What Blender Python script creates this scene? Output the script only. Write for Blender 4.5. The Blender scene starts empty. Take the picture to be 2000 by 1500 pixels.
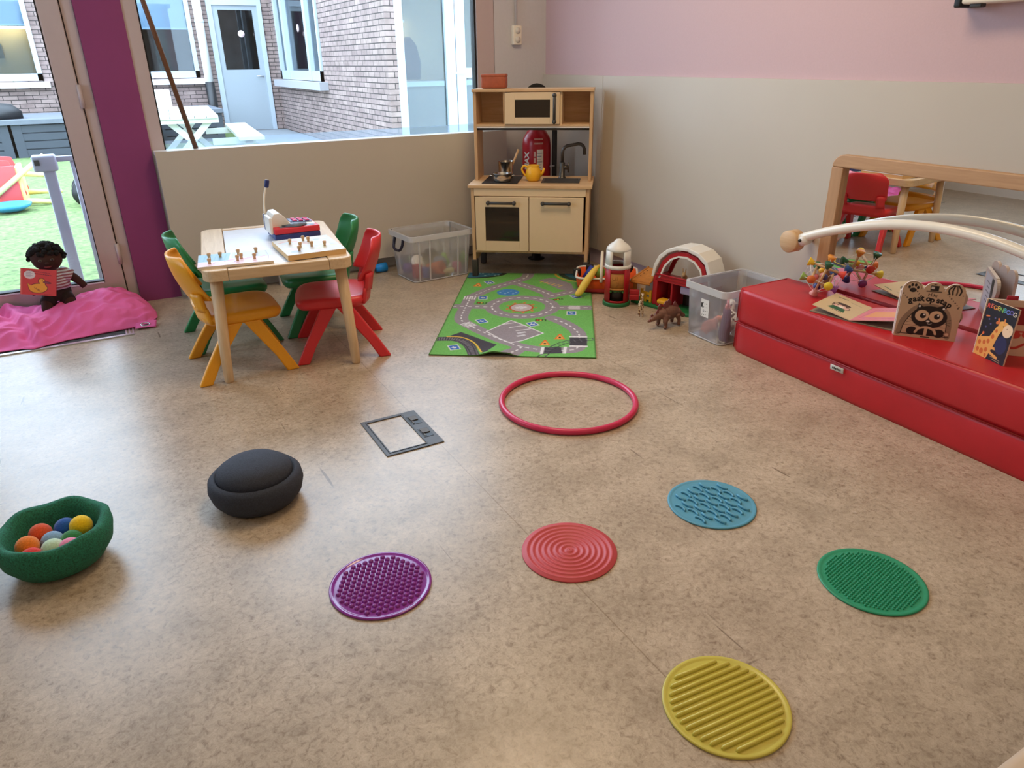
import bpy, bmesh, math, random
import numpy as np
from mathutils import Matrix, Vector, Euler
random.seed(7)
SC = bpy.context.scene
COL = SC.collection
PI = math.pi

# ---------------------------------------------------------------- camera
CAM_POS = Vector((-2.6813, -4.2779, 1.2108))
YAW, PITCH, ROLL, FPX = 0.50474, 0.42491, -0.01277, 1398.98
_f = Vector((math.sin(YAW)*math.cos(PITCH), math.cos(YAW)*math.cos(PITCH), -math.sin(PITCH)))
_r = Vector((math.cos(YAW), -math.sin(YAW), 0)); _u = _r.cross(_f)
_r2 = _r*math.cos(ROLL)+_u*math.sin(ROLL); _u2 = -_r*math.sin(ROLL)+_u*math.cos(ROLL)
cd = bpy.data.cameras.new('camera'); cam = bpy.data.objects.new('camera', cd); COL.objects.link(cam)
cd.sensor_width = 36; cd.lens = 36*FPX/2000; cd.clip_start = .02
cam.matrix_world = Matrix(((_r2.x, _u2.x, -_f.x, CAM_POS.x), (_r2.y, _u2.y, -_f.y, CAM_POS.y), (_r2.z, _u2.z, -_f.z, CAM_POS.z), (0, 0, 0, 1)))
SC.camera = cam

# ---------------------------------------------------------------- light
w = bpy.data.worlds.new('overcast_sky'); SC.world = w; w.use_nodes = True
bg = w.node_tree.nodes['Background']
bg.inputs[0].default_value = (.66, .82, 1.0, 1); bg.inputs[1].default_value = 7.6
def area(name, loc, rot, sx, sy, power, col):
    l = bpy.data.lights.new(name, 'AREA'); l.shape = 'RECTANGLE'; l.size = sx; l.size_y = sy; l.energy = power; l.color = col
    o = bpy.data.objects.new(name, l); COL.objects.link(o); o.location = loc; o.rotation_euler = rot; return o
WARM = (1.0, .73, .45)
for x, y, e in ((-1.25, -2.0, 27), (-1.25, -5.4, 8), (-3.4, -4.6, 6)):
    area('ceiling_lamp', (x, y, 2.76), (0, 0, 0), .6, 1.2, e, WARM)
def portal(loc, sx, sy):
    o = area('daylight_portal', loc, (-PI/2, 0, 0), sx, sy, 1, (1, 1, 1)); o.data.cycles.is_portal = True
portal((-1.42, .20, 1.66), 1.9, 1.8); portal((-3.2, .20, 1.3), 1.0, 2.4)
o = area('daylight_portal', (-4.72, -1.1, 1.65), (0, -PI/2, 0), 1.7, .8, 1, (1, 1, 1)); o.data.cycles.is_portal = True  # portal of the added window in the left wall
SC.view_settings.view_transform = 'Standard'; SC.view_settings.look = 'None'
SC.view_settings.exposure = 0.30; SC.view_settings.gamma = 1; SC.view_settings.use_curve_mapping = False
SC.cycles.transparent_max_bounces = 24; SC.cycles.max_bounces = 10; SC.cycles.use_denoising = True
SC.cycles.sample_clamp_indirect = 6

# ---------------------------------------------------------------- colours and materials
def lin(c):
    c = c/255.0
    return c/12.92 if c <= .04045 else ((c+.055)/1.055)**2.4
def L(rgb): return tuple(lin(c) for c in rgb)
MATS = {}
def newmat(name):
    m = bpy.data.materials.new(name); m.use_nodes = True; MATS[name] = m
    nt = m.node_tree; return m, nt, nt.nodes['Principled BSDF'], nt.nodes.new, nt.links.new
def coords(nt, scale=(1, 1, 1), rot=(0, 0, 0)):
    tc = nt.nodes.new('ShaderNodeTexCoord'); mp = nt.nodes.new('ShaderNodeMapping')
    mp.inputs['Scale'].default_value = scale; mp.inputs['Rotation'].default_value = rot
    nt.links.new(tc.outputs['Object'], mp.inputs[0]); return mp.outputs[0]
def ramp(nt, fac, stops):
    r = nt.nodes.new('ShaderNodeValToRGB'); e = r.color_ramp.elements
    while len(e) < len(stops): e.new(.5)
    for k, (p, c) in enumerate(stops): e[k].position = p; e[k].color = (*c, 1)
    nt.links.new(fac, r.inputs[0]); return r.outputs[0]
def noise(nt, vec, scale, detail=4, rough=.55, dist=0):
    n = nt.nodes.new('ShaderNodeTexNoise'); n.inputs['Scale'].default_value = scale; n.inputs['Detail'].default_value = detail
    n.inputs['Roughness'].default_value = rough; n.inputs['Distortion'].default_value = dist
    nt.links.new(vec, n.inputs['Vector']); return n.outputs['Fac']
def bump(nt, fac, p, strength, dist=.002):
    b = nt.nodes.new('ShaderNodeBump'); b.inputs['Strength'].default_value = strength; b.inputs['Distance'].default_value = dist
    nt.links.new(fac, b.inputs['Height']); nt.links.new(b.outputs[0], p.inputs['Normal'])
def mat(name, rgb, rough=.5, metal=0.0, var=.06, scale=30, bmp=0, coat=0, sheen=0, spec=.5, stretch=(1, 1, 1), emit=0):
    m, nt, p, N, K = newmat(name)
    a = L(rgb); v = coords(nt, stretch); f = noise(nt, v, scale)
    lo = tuple(c*(1-var) for c in a); hi = tuple(min(1, c*(1+var)) for c in a)
    K(ramp(nt, f, [(.3, lo), (.7, hi)]), p.inputs['Base Color'])
    p.inputs['Roughness'].default_value = rough; p.inputs['Metallic'].default_value = metal
    p.inputs['Specular IOR Level'].default_value = spec
    if coat: p.inputs['Coat Weight'].default_value = coat
    if sheen: p.inputs['Sheen Weight'].default_value = sheen
    if bmp: bump(nt, f, p, bmp)
    if emit:
        p.inputs['Emission Color'].default_value = (*a, 1); p.inputs['Emission Strength'].default_value = emit
    return m
def wood(name, lo, hi, axis=2, rough=.5, scale=9):
    m, nt, p, N, K = newmat(name)
    st = [7, 7, 7]; st[axis] = .55
    v = coords(nt, st); f = noise(nt, v, scale, 6, .6, .6)
    K(ramp(nt, f, [(.25, L(lo)), (.75, L(hi))]), p.inputs['Base Color']); p.inputs['Roughness'].default_value = rough
    bump(nt, f, p, .12, .001); return m
def glassy(name, tint, refl=.06, milk=0.0, milkcol=(235, 240, 248), rough=.02, grain=0):
    m, nt, p, N, K = newmat(name); nt.nodes.remove(p)
    out = nt.nodes['Material Output']
    t = N('ShaderNodeBsdfTransparent'); t.inputs[0].default_value = (*L(tint), 1)
    g = N('ShaderNodeBsdfGlossy'); g.inputs['Roughness'].default_value = rough
    fr = N('ShaderNodeFresnel'); fr.inputs['IOR'].default_value = 1.4
    mx = N('ShaderNodeMixShader'); sc = N('ShaderNodeMath'); sc.operation = 'MULTIPLY_ADD'; sc.inputs[1].default_value = .8; sc.inputs[2].default_value = refl*.2
    K(fr.outputs[0], sc.inputs[0]); K(sc.outputs[0], mx.inputs[0])
    src = t.outputs[0]
    if milk:
        d = N('ShaderNodeBsdfDiffuse'); d.inputs[0].default_value = (*L(milkcol), 1)
        tr = N('ShaderNodeBsdfTranslucent'); tr.inputs[0].default_value = (*L(milkcol), 1)
        dd = N('ShaderNodeMixShader'); dd.inputs[0].default_value = .5; K(d.outputs[0], dd.inputs[1]); K(tr.outputs[0], dd.inputs[2])
        m2 = N('ShaderNodeMixShader'); m2.inputs[0].default_value = milk; K(src, m2.inputs[1]); K(dd.outputs[0], m2.inputs[2]); src = m2.outputs[0]
    K(src, mx.inputs[1]); K(g.outputs[0], mx.inputs[2]); K(mx.outputs[0], out.inputs[0]); return m
def printed(name='printed', rough=.5, bmp=0, bscale=900):
    m, nt, p, N, K = newmat(name); a = N('ShaderNodeVertexColor'); a.layer_name = 'Col'
    K(a.outputs[0], p.inputs['Base Color']); p.inputs['Roughness'].default_value = rough
    if bmp: bump(nt, noise(nt, coords(nt), bscale), p, bmp, .003)
    return m

def floor_mat():
    m, nt, p, N, K = newmat('linoleum'); v = coords(nt)
    f1 = noise(nt, v, 5.5, 8, .68, .3); f2 = noise(nt, v, 62, 8, .78, .7); f3 = noise(nt, v, 260, 4, .7)
    c1 = ramp(nt, f2, [(.33, L((146, 127, 107))), (.47, L((188, 170, 148))), (.66, L((210, 193, 171)))])
    c2 = ramp(nt, f1, [(.34, (.74, .725, .70)), (.6, (1, 1, 1))])
    c3 = ramp(nt, f3, [(.3, (.86, .85, .83)), (.6, (1, 1, 1))])
    def mul(a, b):
        x = N('ShaderNodeMix'); x.data_type = 'RGBA'; x.blend_type = 'MULTIPLY'; x.inputs[0].default_value = 1
        K(a, x.inputs[6]); K(b, x.inputs[7]); return x.outputs[2]
    c = mul(mul(c1, c2), c3)
    # the welded seam between two rolls of flooring
    sp = N('ShaderNodeSeparateXYZ'); K(v, sp.inputs[0])
    a = N('ShaderNodeMath'); a.operation = 'ADD'; a.inputs[1].default_value = 1.848; K(sp.outputs[0], a.inputs[0])
    b = N('ShaderNodeMath'); b.operation = 'ABSOLUTE'; K(a.outputs[0], b.inputs[0])
    d = N('ShaderNodeMath'); d.operation = 'LESS_THAN'; d.inputs[1].default_value = .0016; K(b.outputs[0], d.inputs[0])
    c = mul(c, ramp(nt, d.outputs[0], [(0, (1, 1, 1)), (1, (.72, .68, .62))]))
    for st, sc, lo in (((1, .05, 1), 34, .735), ((.05, 1, 1), 30, .745)):   # short scuff marks
        c = mul(c, ramp(nt, noise(nt, coords(nt, st, (0, 0, .35)), sc, 2, .5, .4), [(lo, (1, 1, 1)), (lo+.02, (.5, .47, .44))]))
    K(c, p.inputs['Base Color'])
    K(ramp(nt, f2, [(.2, (.25,)*3), (.8, (.38,)*3)]), p.inputs['Roughness'])
    bump(nt, f3, p, .10, .001); return m
def brick_mat(name, axis):
    m, nt, p, N, K = newmat(name); tc = N('ShaderNodeTexCoord'); sp = N('ShaderNodeSeparateXYZ'); K(tc.outputs['Object'], sp.inputs[0])
    cb = N('ShaderNodeCombineXYZ'); K(sp.outputs[axis], cb.inputs[0]); K(sp.outputs[2], cb.inputs[1])
    b = N('ShaderNodeTexBrick'); b.inputs['Scale'].default_value = 1; b.inputs['Brick Width'].default_value = .22; b.inputs['Row Height'].default_value = .068
    b.inputs['Mortar Size'].default_value = .007; b.inputs['Mortar Smooth'].default_value = .3
    b.inputs['Color1'].default_value = (*L((152, 132, 124)), 1); b.inputs['Color2'].default_value = (*L((132, 112, 107)), 1); b.inputs['Mortar'].default_value = (*L((58, 50, 48)), 1)
    K(cb.outputs[0], b.inputs['Vector'])
    f = noise(nt, cb.outputs[0], 5, 8, .7); x = N('ShaderNodeMix'); x.data_type = 'RGBA'; x.blend_type = 'MULTIPLY'; x.inputs[0].default_value = 1
    K(b.outputs['Color'], x.inputs[6]); K(ramp(nt, f, [(.3, (.62, .6, .6)), (.6, (1, 1, 1))]), x.inputs[7]); K(x.outputs[2], p.inputs['Base Color'])
    p.inputs['Roughness'].default_value = .9; bump(nt, b.outputs['Fac'], p, -.6, .01); return m

M = {}
M['floor'] = floor_mat()
M['brick_x'] = brick_mat('brick_facing_front', 0); M['brick_y'] = brick_mat('brick_facing_side', 1)
M['cream_panel'] = mat('cream_laminate', (197, 188, 175), .42, var=.015, scale=3)
M['pink_paint'] = mat('pink_paint', (204, 176, 182), .75, var=.02, scale=140, bmp=.15)
M['lav_paint'] = mat('lavender_paint', (205, 188, 205), .7, var=.02, scale=20)
M['grey_paint'] = mat('white_grey_paint', (206, 204, 206), .75, var=.02, scale=60)
M['white_paint'] = mat('white_paint', (226, 224, 220), .8, var=.01)
M['magenta'] = mat('magenta_paint', (140, 58, 110), .6, var=.03, scale=8)
M['frame_pink'] = mat('off_white_aluminium', (196, 178, 176), .4, var=.015)
M['frame_white'] = mat('white_aluminium', (226, 230, 236), .4, var=.01)
M['frame_blue'] = mat('pale_aluminium', (160, 168, 176), .45, var=.02)
M['door_grey'] = mat('grey_door_paint', (140, 147, 152), .5, var=.02)
M['gasket'] = mat('black_rubber', (18, 18, 20), .6)
M['glass'] = glassy('window_glass', (250, 253, 255), .03)
M['darkglass'] = glassy('far_window_glass', (225, 235, 240), .1)
M['pane_reflection'] = glassy('milky_reflection', (240, 248, 255), .05, .22, (225, 235, 245), .1)
M['clear'] = glassy('clear_plastic', (250, 251, 253), .05, .33, (248, 249, 252), .12)
M['clear_rim'] = glassy('clear_plastic_rim', (246, 248, 252), .1, .85, (250, 250, 252), .15)
M['oven_glass'] = glassy('smoky_window', (205, 198, 190), .05, .12, (150, 138, 124))
M['grass'] = mat('artificial_grass', (98, 118, 66), .95, var=.5, scale=26, bmp=.6)
M['tile_grey'] = mat('courtyard_tiles', (124, 128, 132), .8, var=.06)
M['planter'] = mat('dark_decking', (58, 62, 70), .75, var=.12, scale=14, stretch=(1, 6, 6))
M['planter_top'] = mat('weathered_decking', (96, 100, 108), .75, var=.1, scale=14)
M['black'] = mat('black_plastic', (22, 22, 24), .45)
M['dark_grey'] = mat('dark_grey_plastic', (62, 60, 58), .5)
M['charcoal'] = mat('charcoal_foam', (50, 55, 68), .85, var=.30, scale=300, bmp=.5)
M['green_foam'] = mat('green_foam', (32, 112, 86), .85, var=.55, scale=260, bmp=.5)
M['birch'] = wood('birch_wood', (196, 158, 116), (222, 188, 146), 0)
M['birch_v'] = wood('birch_wood_upright', (192, 154, 112), (216, 180, 138), 2)
M['birch_y'] = wood('birch_wood_lengthwise', (196, 158, 116), (222, 188, 146), 1)
M['pine'] = wood('pale_pine', (206, 176, 136), (230, 204, 168), 0)
M['pine_v'] = wood('pale_pine_leg', (200, 168, 128), (226, 198, 160), 2)
M['pine_y'] = wood('pale_pine_rail', (206, 176, 136), (230, 204, 168), 1)
M['beech_y'] = wood('beech_rail', (176, 136, 98), (198, 158, 118), 1)
M['beech_v'] = wood('beech_stile', (172, 132, 94), (194, 152, 112), 2)
M['cabinet'] = mat('cream_cabinet_paint', (226, 202, 166), .45, var=.012)
M['steel'] = mat('brushed_steel', (196, 192, 186), .24, 1.0, var=.05)
M['chrome'] = mat('chrome', (220, 220, 222), .12, 1.0, var=.01)
M['mirror'] = mat('mirror_glass', (238, 240, 240), .006, 1.0, var=.001)
M['gunmetal'] = mat('gunmetal_tap', (88, 84, 80), .34, .7, var=.03)
M['red_plastic'] = mat('red_plastic', (186, 26, 36), .35, var=.03)
M['ext_red'] = mat('extinguisher_red', (178, 22, 40), .3, var=.02)
M['yellow_plastic'] = mat('yellow_plastic', (240, 182, 40), .35, var=.03)
M['white_plastic'] = mat('white_plastic', (236, 234, 228), .35, var=.01)
M['cream_plastic'] = mat('cream_plastic', (240, 232, 214), .4, var=.01)
M['chair_yellow'] = mat('chair_yellow', (236, 164, 30), .38, var=.03, scale=200)
M['chair_red'] = mat('chair_red', (214, 50, 58), .38, var=.03, scale=200)
M['chair_green'] = mat('chair_green', (36, 132, 76), .38, var=.03, scale=200)
M['vinyl'] = mat('red_vinyl', (190, 30, 38), .4, var=.06, scale=9, bmp=.1)
M['vinyl_seam'] = mat('red_piping', (140, 14, 20), .5)
M['hoop'] = mat('raspberry_plastic', (206, 44, 88), .35, var=.03)
M['pink_cloth'] = mat('pink_cotton', (236, 104, 166), .9, var=.06, scale=500, bmp=.2)
M['doormat'] = mat('charcoal_coir', (72, 72, 76), .95, var=.45, scale=420, bmp=.5)
M['alu'] = mat('aluminium_strip', (205, 205, 208), .3, .8, var=.03)
M['skin'] = mat('dark_brown_cloth', (62, 34, 28), .85, var=.05)
M['hair'] = mat('black_curls', (16, 13, 13), .95, var=.3, scale=300, bmp=.8)
M['shorts'] = mat('dark_shorts', (40, 28, 30), .9)
M['toybrown'] = mat('barn_brown', (186, 122, 52), .55, var=.12, scale=60)
M['toygreen'] = mat('barn_green', (32, 112, 60), .45, var=.03)
M['toyred'] = mat('barn_red', (176, 22, 34), .4, var=.03)
M['lilac'] = mat('lilac_plastic', (196, 182, 214), .45, var=.02)
M['terracotta'] = mat('terracotta_leather', (166, 84, 54), .6, var=.1, scale=40)
M['dino'] = mat('dinosaur_brown', (116, 78, 62), .6, var=.2, scale=70)
M['print'] = printed(); M['rugprint'] = printed('rug_pile', .95, .5, 1100)
PLAIN = {}
def C(rgb, rough=.45):
    k = (tuple(rgb), rough)
    if k not in PLAIN: PLAIN[k] = mat('paint_%02x%02x%02x' % tuple(rgb), rgb, rough, var=.03)
    return PLAIN[k]
def silicone(name, rgb, alpha, rough=.22):
    m, nt, p, N, K = newmat(name)
    f = noise(nt, coords(nt), 30); a = L(rgb)
    K(ramp(nt, f, [(.3, tuple(c*.96 for c in a)), (.7, a)]), p.inputs['Base Color'])
    p.inputs['Roughness'].default_value = rough; p.inputs['Alpha'].default_value = alpha
    p.inputs['Subsurface Weight'].default_value = 0; return m

# ---------------------------------------------------------------- mesh builder
class MB:
    def __init__(s): s.v = []; s.f = []; s.m = []; s.s = []; s.c = None
    def add(s, vs, fs, mi=0, sm=False, X=None):
        n = len(s.v)
        if X is not None: vs = [X @ Vector(v) for v in vs]
        s.v += [tuple(v) for v in vs]
        for f in fs: s.f.append(tuple(i+n for i in f)); s.m.append(mi); s.s.append(sm)
        return s
    def box(s, x0, x1, y0, y1, z0, z1, mi=0, X=None):
        return s.add([(x0, y0, z0), (x1, y0, z0), (x1, y1, z0), (x0, y1, z0), (x0, y0, z1), (x1, y0, z1), (x1, y1, z1), (x0, y1, z1)],
                     [(0, 3, 2, 1), (4, 5, 6, 7), (0, 1, 5, 4), (1, 2, 6, 5), (2, 3, 7, 6), (3, 0, 4, 7)], mi, False, X)
    def rbox(s, x0, x1, y0, y1, z0, z1, r, seg=3, mi=0, X=None, sm=True):
        bm = bmesh.new(); bmesh.ops.create_cube(bm, size=1)
        for v in bm.verts: v.co = ((x0+x1)/2+v.co.x*(x1-x0), (y0+y1)/2+v.co.y*(y1-y0), (z0+z1)/2+v.co.z*(z1-z0))
        bmesh.ops.bevel(bm, geom=bm.edges[:], offset=r, segments=seg, profile=.5, affect='EDGES')
        bm.verts.index_update(); vs = [v.co.copy() for v in bm.verts]; fs = [[v.index for v in f.verts] for f in bm.faces]; bm.free()
        return s.add(vs, fs, mi, sm, X)
    def prism(s, poly, axis, lo, hi, mi=0, X=None, sm=False):
        def P(a, b, t): return (t, a, b) if axis == 'x' else ((a, t, b) if axis == 'y' else (a, b, t))
        n = len(poly); vs = [P(a, b, lo) for a, b in poly]+[P(a, b, hi) for a, b in poly]
        s.add(vs, [tuple(range(n-1, -1, -1)), tuple(range(n, 2*n))], mi, False, X)
        return s.add(vs, [(i, (i+1) % n, n+(i+1) % n, n+i) for i in range(n)], mi, sm, X)
    def loft(s, rings, mi=0, cap=True, sm=True, X=None):
        n = len(rings[0]); vs = [p for r in rings for p in r]; fs = []
        for k in range(len(rings)-1):
            for i in range(n): fs.append((k*n+i, k*n+(i+1) % n, (k+1)*n+(i+1) % n, (k+1)*n+i))
        s.add(vs, fs, mi, sm, X)
        if cap: s.add(rings[0], [tuple(range(n))], mi, sm, X); s.add(rings[-1], [tuple(range(n))], mi, sm, X)
        return s
    def lathe(s, prof, n=32, c=(0, 0, 0), mi=0, X=None, sm=True, cap=True):
        return s.loft([[(c[0]+r*math.cos(2*PI*i/n), c[1]+r*math.sin(2*PI*i/n), c[2]+z) for i in range(n)] for r, z in prof], mi, cap, sm, X)
    def cyl(s, a, b, r0, r1=None, n=16, mi=0, X=None, cap=True):
        return s.tube([a, b], [r0, r0 if r1 is None else r1], n, mi=mi, X=X, cap=cap)
    def tube(s, path, r, n=10, mi=0, X=None, closed=False, cap=True):
        P = [Vector(p) for p in path]; m = len(P); R = r if isinstance(r, (list, tuple)) else [r]*m
        rings = []; up = None
        for k in range(m):
            if closed: t = P[(k+1) % m]-P[k-1]
            else: t = P[min(k+1, m-1)]-P[max(k-1, 0)]
            t.normalize()
            if up is None:
                up = Vector((0, 0, 1)) if abs(t.z) < .9 else Vector((1, 0, 0))
            a = (up-t*up.dot(t)).normalized(); b = t.cross(a); up = a
            rings.append([P[k]+(a*math.cos(2*PI*i/n)+b*math.sin(2*PI*i/n))*R[k] for i in range(n)])
        if closed:
            rings.append(rings[0]); cap = False
        return s.loft(rings, mi, cap, True, X)
    def ball(s, c, r, nu=16, nv=10, mi=0, X=None):
        r = r if isinstance(r, (tuple, list)) else (r, r, r)
        rings = []
        for j in range(nv+1):
            t = PI*j/nv; q = max(math.sin(t), .004)
            rings.append([(c[0]+r[0]*q*math.cos(2*PI*i/nu), c[1]+r[1]*q*math.sin(2*PI*i/nu), c[2]-r[2]*math.cos(t)) for i in range(nu)])
        return s.loft(rings, mi, True, True, X)
    def surf(s, fn, nu, nv, mi=0, sm=True, X=None):
        vs = [fn(i/nu, j/nv) for j in range(nv+1) for i in range(nu+1)]
        fs = [(j*(nu+1)+i, j*(nu+1)+i+1, (j+1)*(nu+1)+i+1, (j+1)*(nu+1)+i) for j in range(nv) for i in range(nu)]
        return s.add(vs, fs, mi, sm, X)
    def text(s, body, size, mi=0, X=None, align='CENTER', bold=0):
        cu = bpy.data.curves.new('lettering', 'FONT'); cu.body = body; cu.size = size; cu.align_x = align; cu.align_y = 'CENTER'; cu.offset = bold
        cu.resolution_u = 3
        o = bpy.data.objects.new('lettering', cu); COL.objects.link(o)
        dg = bpy.context.evaluated_depsgraph_get(); me = o.evaluated_get(dg).to_mesh()
        s.add([v.co.copy() for v in me.vertices], [tuple(p.vertices) for p in me.polygons], mi, False, X)
        bpy.data.objects.remove(o); bpy.data.curves.remove(cu); return s
def obj(name, mb, mats, parent=None, loc=None, rot=None, bevel=0, seg=2, mods=None, recalc=True):
    me = bpy.data.meshes.new(name); me.from_pydata(mb.v, [], mb.f)
    for m in (mats if isinstance(mats, (list, tuple)) else [mats]): me.materials.append(m)
    me.polygons.foreach_set('material_index', mb.m); me.polygons.foreach_set('use_smooth', mb.s)
    if recalc:
        bm = bmesh.new(); bm.from_mesh(me); bmesh.ops.remove_doubles(bm, verts=bm.verts, dist=1e-6) if mb.c is None else None
        bmesh.ops.recalc_face_normals(bm, faces=bm.faces); bm.to_mesh(me); bm.free()
    if mb.c is not None:
        ca = me.color_attributes.new('Col', 'FLOAT_COLOR', 'POINT'); ca.data.foreach_set('color', np.asarray(mb.c, dtype=np.float32).ravel())
    me.update()
    o = bpy.data.objects.new(name, me); COL.objects.link(o)
    if parent: o.parent = parent
    if loc: o.location = loc
    if rot: o.rotation_euler = rot
    if bevel:
        b = o.modifiers.new('edge', 'BEVEL'); b.width = bevel; b.segments = seg; b.limit_method = 'ANGLE'; b.angle_limit = .6
    for (t, kw) in (mods or []):
        q = o.modifiers.new(t.lower(), t)
        for k, val in kw.items(): setattr(q, k, val)
    return o
def tag(o, label, cat, group=None, kind=None):
    o['label'] = label; o['category'] = cat
    if group: o['group'] = group
    if kind: o['kind'] = kind
    return o
def thing(name, label, cat, loc=(0, 0, 0), rz=0, group=None, rot=None):
    o = bpy.data.objects.new(name, None); COL.objects.link(o); o.empty_display_size = .05
    o.location = loc; o.rotation_euler = rot or (0, 0, rz); return tag(o, label, cat, group)
def struct(name, mb, mats, parent=None, **kw):
    o = obj(name, mb, mats, parent, **kw)
    if not parent: o['kind'] = 'structure'
    return o
def copy_tree(o, parent=None):
    c = o.copy(); COL.objects.link(c)
    if parent: c.parent = parent
    for ch in list(o.children): copy_tree(ch, c)
    return c
def B(*a, **k): return MB().box(*a, **k)
def frameX(o, ex, ey):  # matrix from origin, x axis and (rough) y axis
    ex = Vector(ex).normalized(); ez = ex.cross(Vector(ey)).normalized(); ey = ez.cross(ex); o = Vector(o)
    return Matrix(((ex.x, ey.x, ez.x, o.x), (ex.y, ey.y, ez.y, o.y), (ex.z, ey.z, ez.z, o.z), (0, 0, 0, 1)))
REMESH = lambda v, it=4: [('REMESH', dict(mode='VOXEL', voxel_size=v, use_smooth_shade=True)), ('SMOOTH', dict(factor=.5, iterations=it))]

# ---------------------------------------------------------------- flat printed pictures
class Canvas:
    def __init__(s, w, h, cell, base):
        s.w, s.h = w, h; s.nx = max(2, int(round(w/cell))); s.ny = max(2, int(round(h/cell)))
        s.X, s.Y = np.meshgrid(np.linspace(0, w, s.nx+1), np.linspace(0, h, s.ny+1)); s.px = w/s.nx
        s.c = np.zeros(s.X.shape+(3,)); s.c[:] = L(base)
    def put(s, sd, col):
        a = np.clip(.5-sd/s.px, 0, 1)[..., None]; s.c = s.c*(1-a)+np.array(L(col))*a; return s
    def ell(s, cx, cy, rx, ry, col, rot=0, ring=None):
        dx, dy = s.X-cx, s.Y-cy; ca, sa = math.cos(rot), math.sin(rot); x = dx*ca+dy*sa; y = -dx*sa+dy*ca
        k = np.sqrt((x/rx)**2+(y/ry)**2); sd = (k-1)*min(rx, ry)
        if ring: sd = np.abs(sd)-ring/2
        return s.put(sd, col)
    def _seg(s, p, q):
        p = np.array(p, float); q = np.array(q, float); d = q-p; l2 = max(d@d, 1e-12)
        t = np.clip(((s.X-p[0])*d[0]+(s.Y-p[1])*d[1])/l2, 0, 1)
        return np.hypot(s.X-p[0]-t*d[0], s.Y-p[1]-t*d[1]), t*math.sqrt(l2)
    def line(s, pts, width, col, dash=None, smooth=0, closed=False):
        if smooth:
            pts = catmull(pts, smooth, closed)
        if closed: pts = list(pts)+[pts[0]]
        best = np.full(s.X.shape, 9.0); arc = np.zeros(s.X.shape); acc = 0
        for p, q in zip(pts[:-1], pts[1:]):
            d, t = s._seg(p, q); k = d < best; best = np.where(k, d, best); arc = np.where(k, acc+t, arc); acc += math.dist(p, q)
        sd = best-width/2
        if dash: sd = np.where((arc % dash[0]) < dash[1], sd, 9.0)
        return s.put(sd, col)
    def poly(s, pts, col, edge=None, ew=.004):
        ins = np.zeros(s.X.shape, bool); n = len(pts)
        for i in range(n):
            (x0, y0), (x1, y1) = pts[i], pts[(i+1) % n]
            if abs(y1-y0) < 1e-12: continue
            c = ((y0 > s.Y) != (y1 > s.Y)) & (s.X < (x1-x0)*(s.Y-y0)/(y1-y0)+x0); ins ^= c
        d = np.full(s.X.shape, 9.0)
        for i in range(n): d = np.minimum(d, s._seg(pts[i], pts[(i+1) % n])[0])
        s.put(np.where(ins, -d, d), col)
        if edge: s.line(list(pts)+[pts[0]], ew, edge)
        return s
    def rect(s, cx, cy, w, h, col, rot=0, edge=None, ew=.003):
        ca, sa = math.cos(rot), math.sin(rot)
        return s.poly([(cx+a*w/2*ca-b*h/2*sa, cy+a*w/2*sa+b*h/2*ca) for a, b in ((-1, -1), (1, -1), (1, 1), (-1, 1))], col, edge, ew)
def catmull(p, n, closed=False):
    out = []; m = len(p); rng = range(m if closed else m-1)
    g = (lambda i: p[i % m]) if closed else (lambda i: p[min(max(i, 0), m-1)])
    for i in rng:
        a, b, c, d = (np.array(g(i+k), float) for k in (-1, 0, 1, 2))
        for k in range(n):
            t = k/n; out.append(tuple(.5*(2*b+(c-a)*t+(2*a-5*b+4*c-d)*t*t+(3*b-a-3*c+d)*t**3)))
    if not closed: out.append(tuple(p[-1]))
    return out
def picture(mb, cv, th, edge, X=None, zfn=None, mask=None, back=True):
    """printed sheet: picture on top (local z), plain sides and back in the edge colour"""
    n0 = len(mb.v); nx, ny = cv.nx, cv.ny
    z = np.zeros(cv.X.shape) if zfn is None else zfn(cv.X, cv.Y)
    vs = [(float(x), float(y), float(q)) for x, y, q in zip(cv.X.ravel(), cv.Y.ravel(), z.ravel())]
    W = nx+1; fs = []
    for j in range(ny):
        for i in range(nx):
            if mask is None or mask[j, i]: fs.append((j*W+i, j*W+i+1, (j+1)*W+i+1, (j+1)*W+i))
    cols = [(*c, 1) for c in cv.c.reshape(-1, 3)]
    mb.add(vs, fs, 0, zfn is not None, X)
    if back:
        rim = [(i, 0) for i in range(nx)]+[(nx, j) for j in range(ny)]+[(i, ny) for i in range(nx, 0, -1)]+[(0, j) for j in range(ny, 0, -1)]
        n = len(rim); e = (*L(edge), 1)
        top = [(float(cv.X[j, i]), float(cv.Y[j, i]), float(z[j, i])) for i, j in rim]; bot = [(a, b, c-th) for a, b, c in top]
        mb.add(top+bot, [(i, n+i, n+(i+1) % n, (i+1) % n) for i in range(n)], 0, False, X); cols += [e]*(2*n)
        if zfn is None:
            mb.add([bot[0], bot[nx], bot[nx+ny], bot[2*nx+ny]], [(3, 2, 1, 0)], 0, False, X); cols += [e]*4
        else:
            mb.add([(a, b, c-th) for a, b, c in vs], [(f[3], f[2], f[1], f[0]) for f in fs], 0, True, X); cols += [e]*len(vs)
    mb.c = (mb.c or [])+cols
    return mb
def paint_prism(mb, poly, lo, hi, col, X=None):
    n = len(mb.v); mb.prism(poly, 'z', lo, hi, 0, X); mb.c = (mb.c or [])+[(*L(col), 1)]*(len(mb.v)-n); return mb
def paint_text(mb, body, size, col, X, bold=0, align='CENTER'):
    n = len(mb.v); mb.text(body, size, 0, X, align, bold); mb.c = (mb.c or [])+[(*L(col), 1)]*(len(mb.v)-n); return mb

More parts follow.
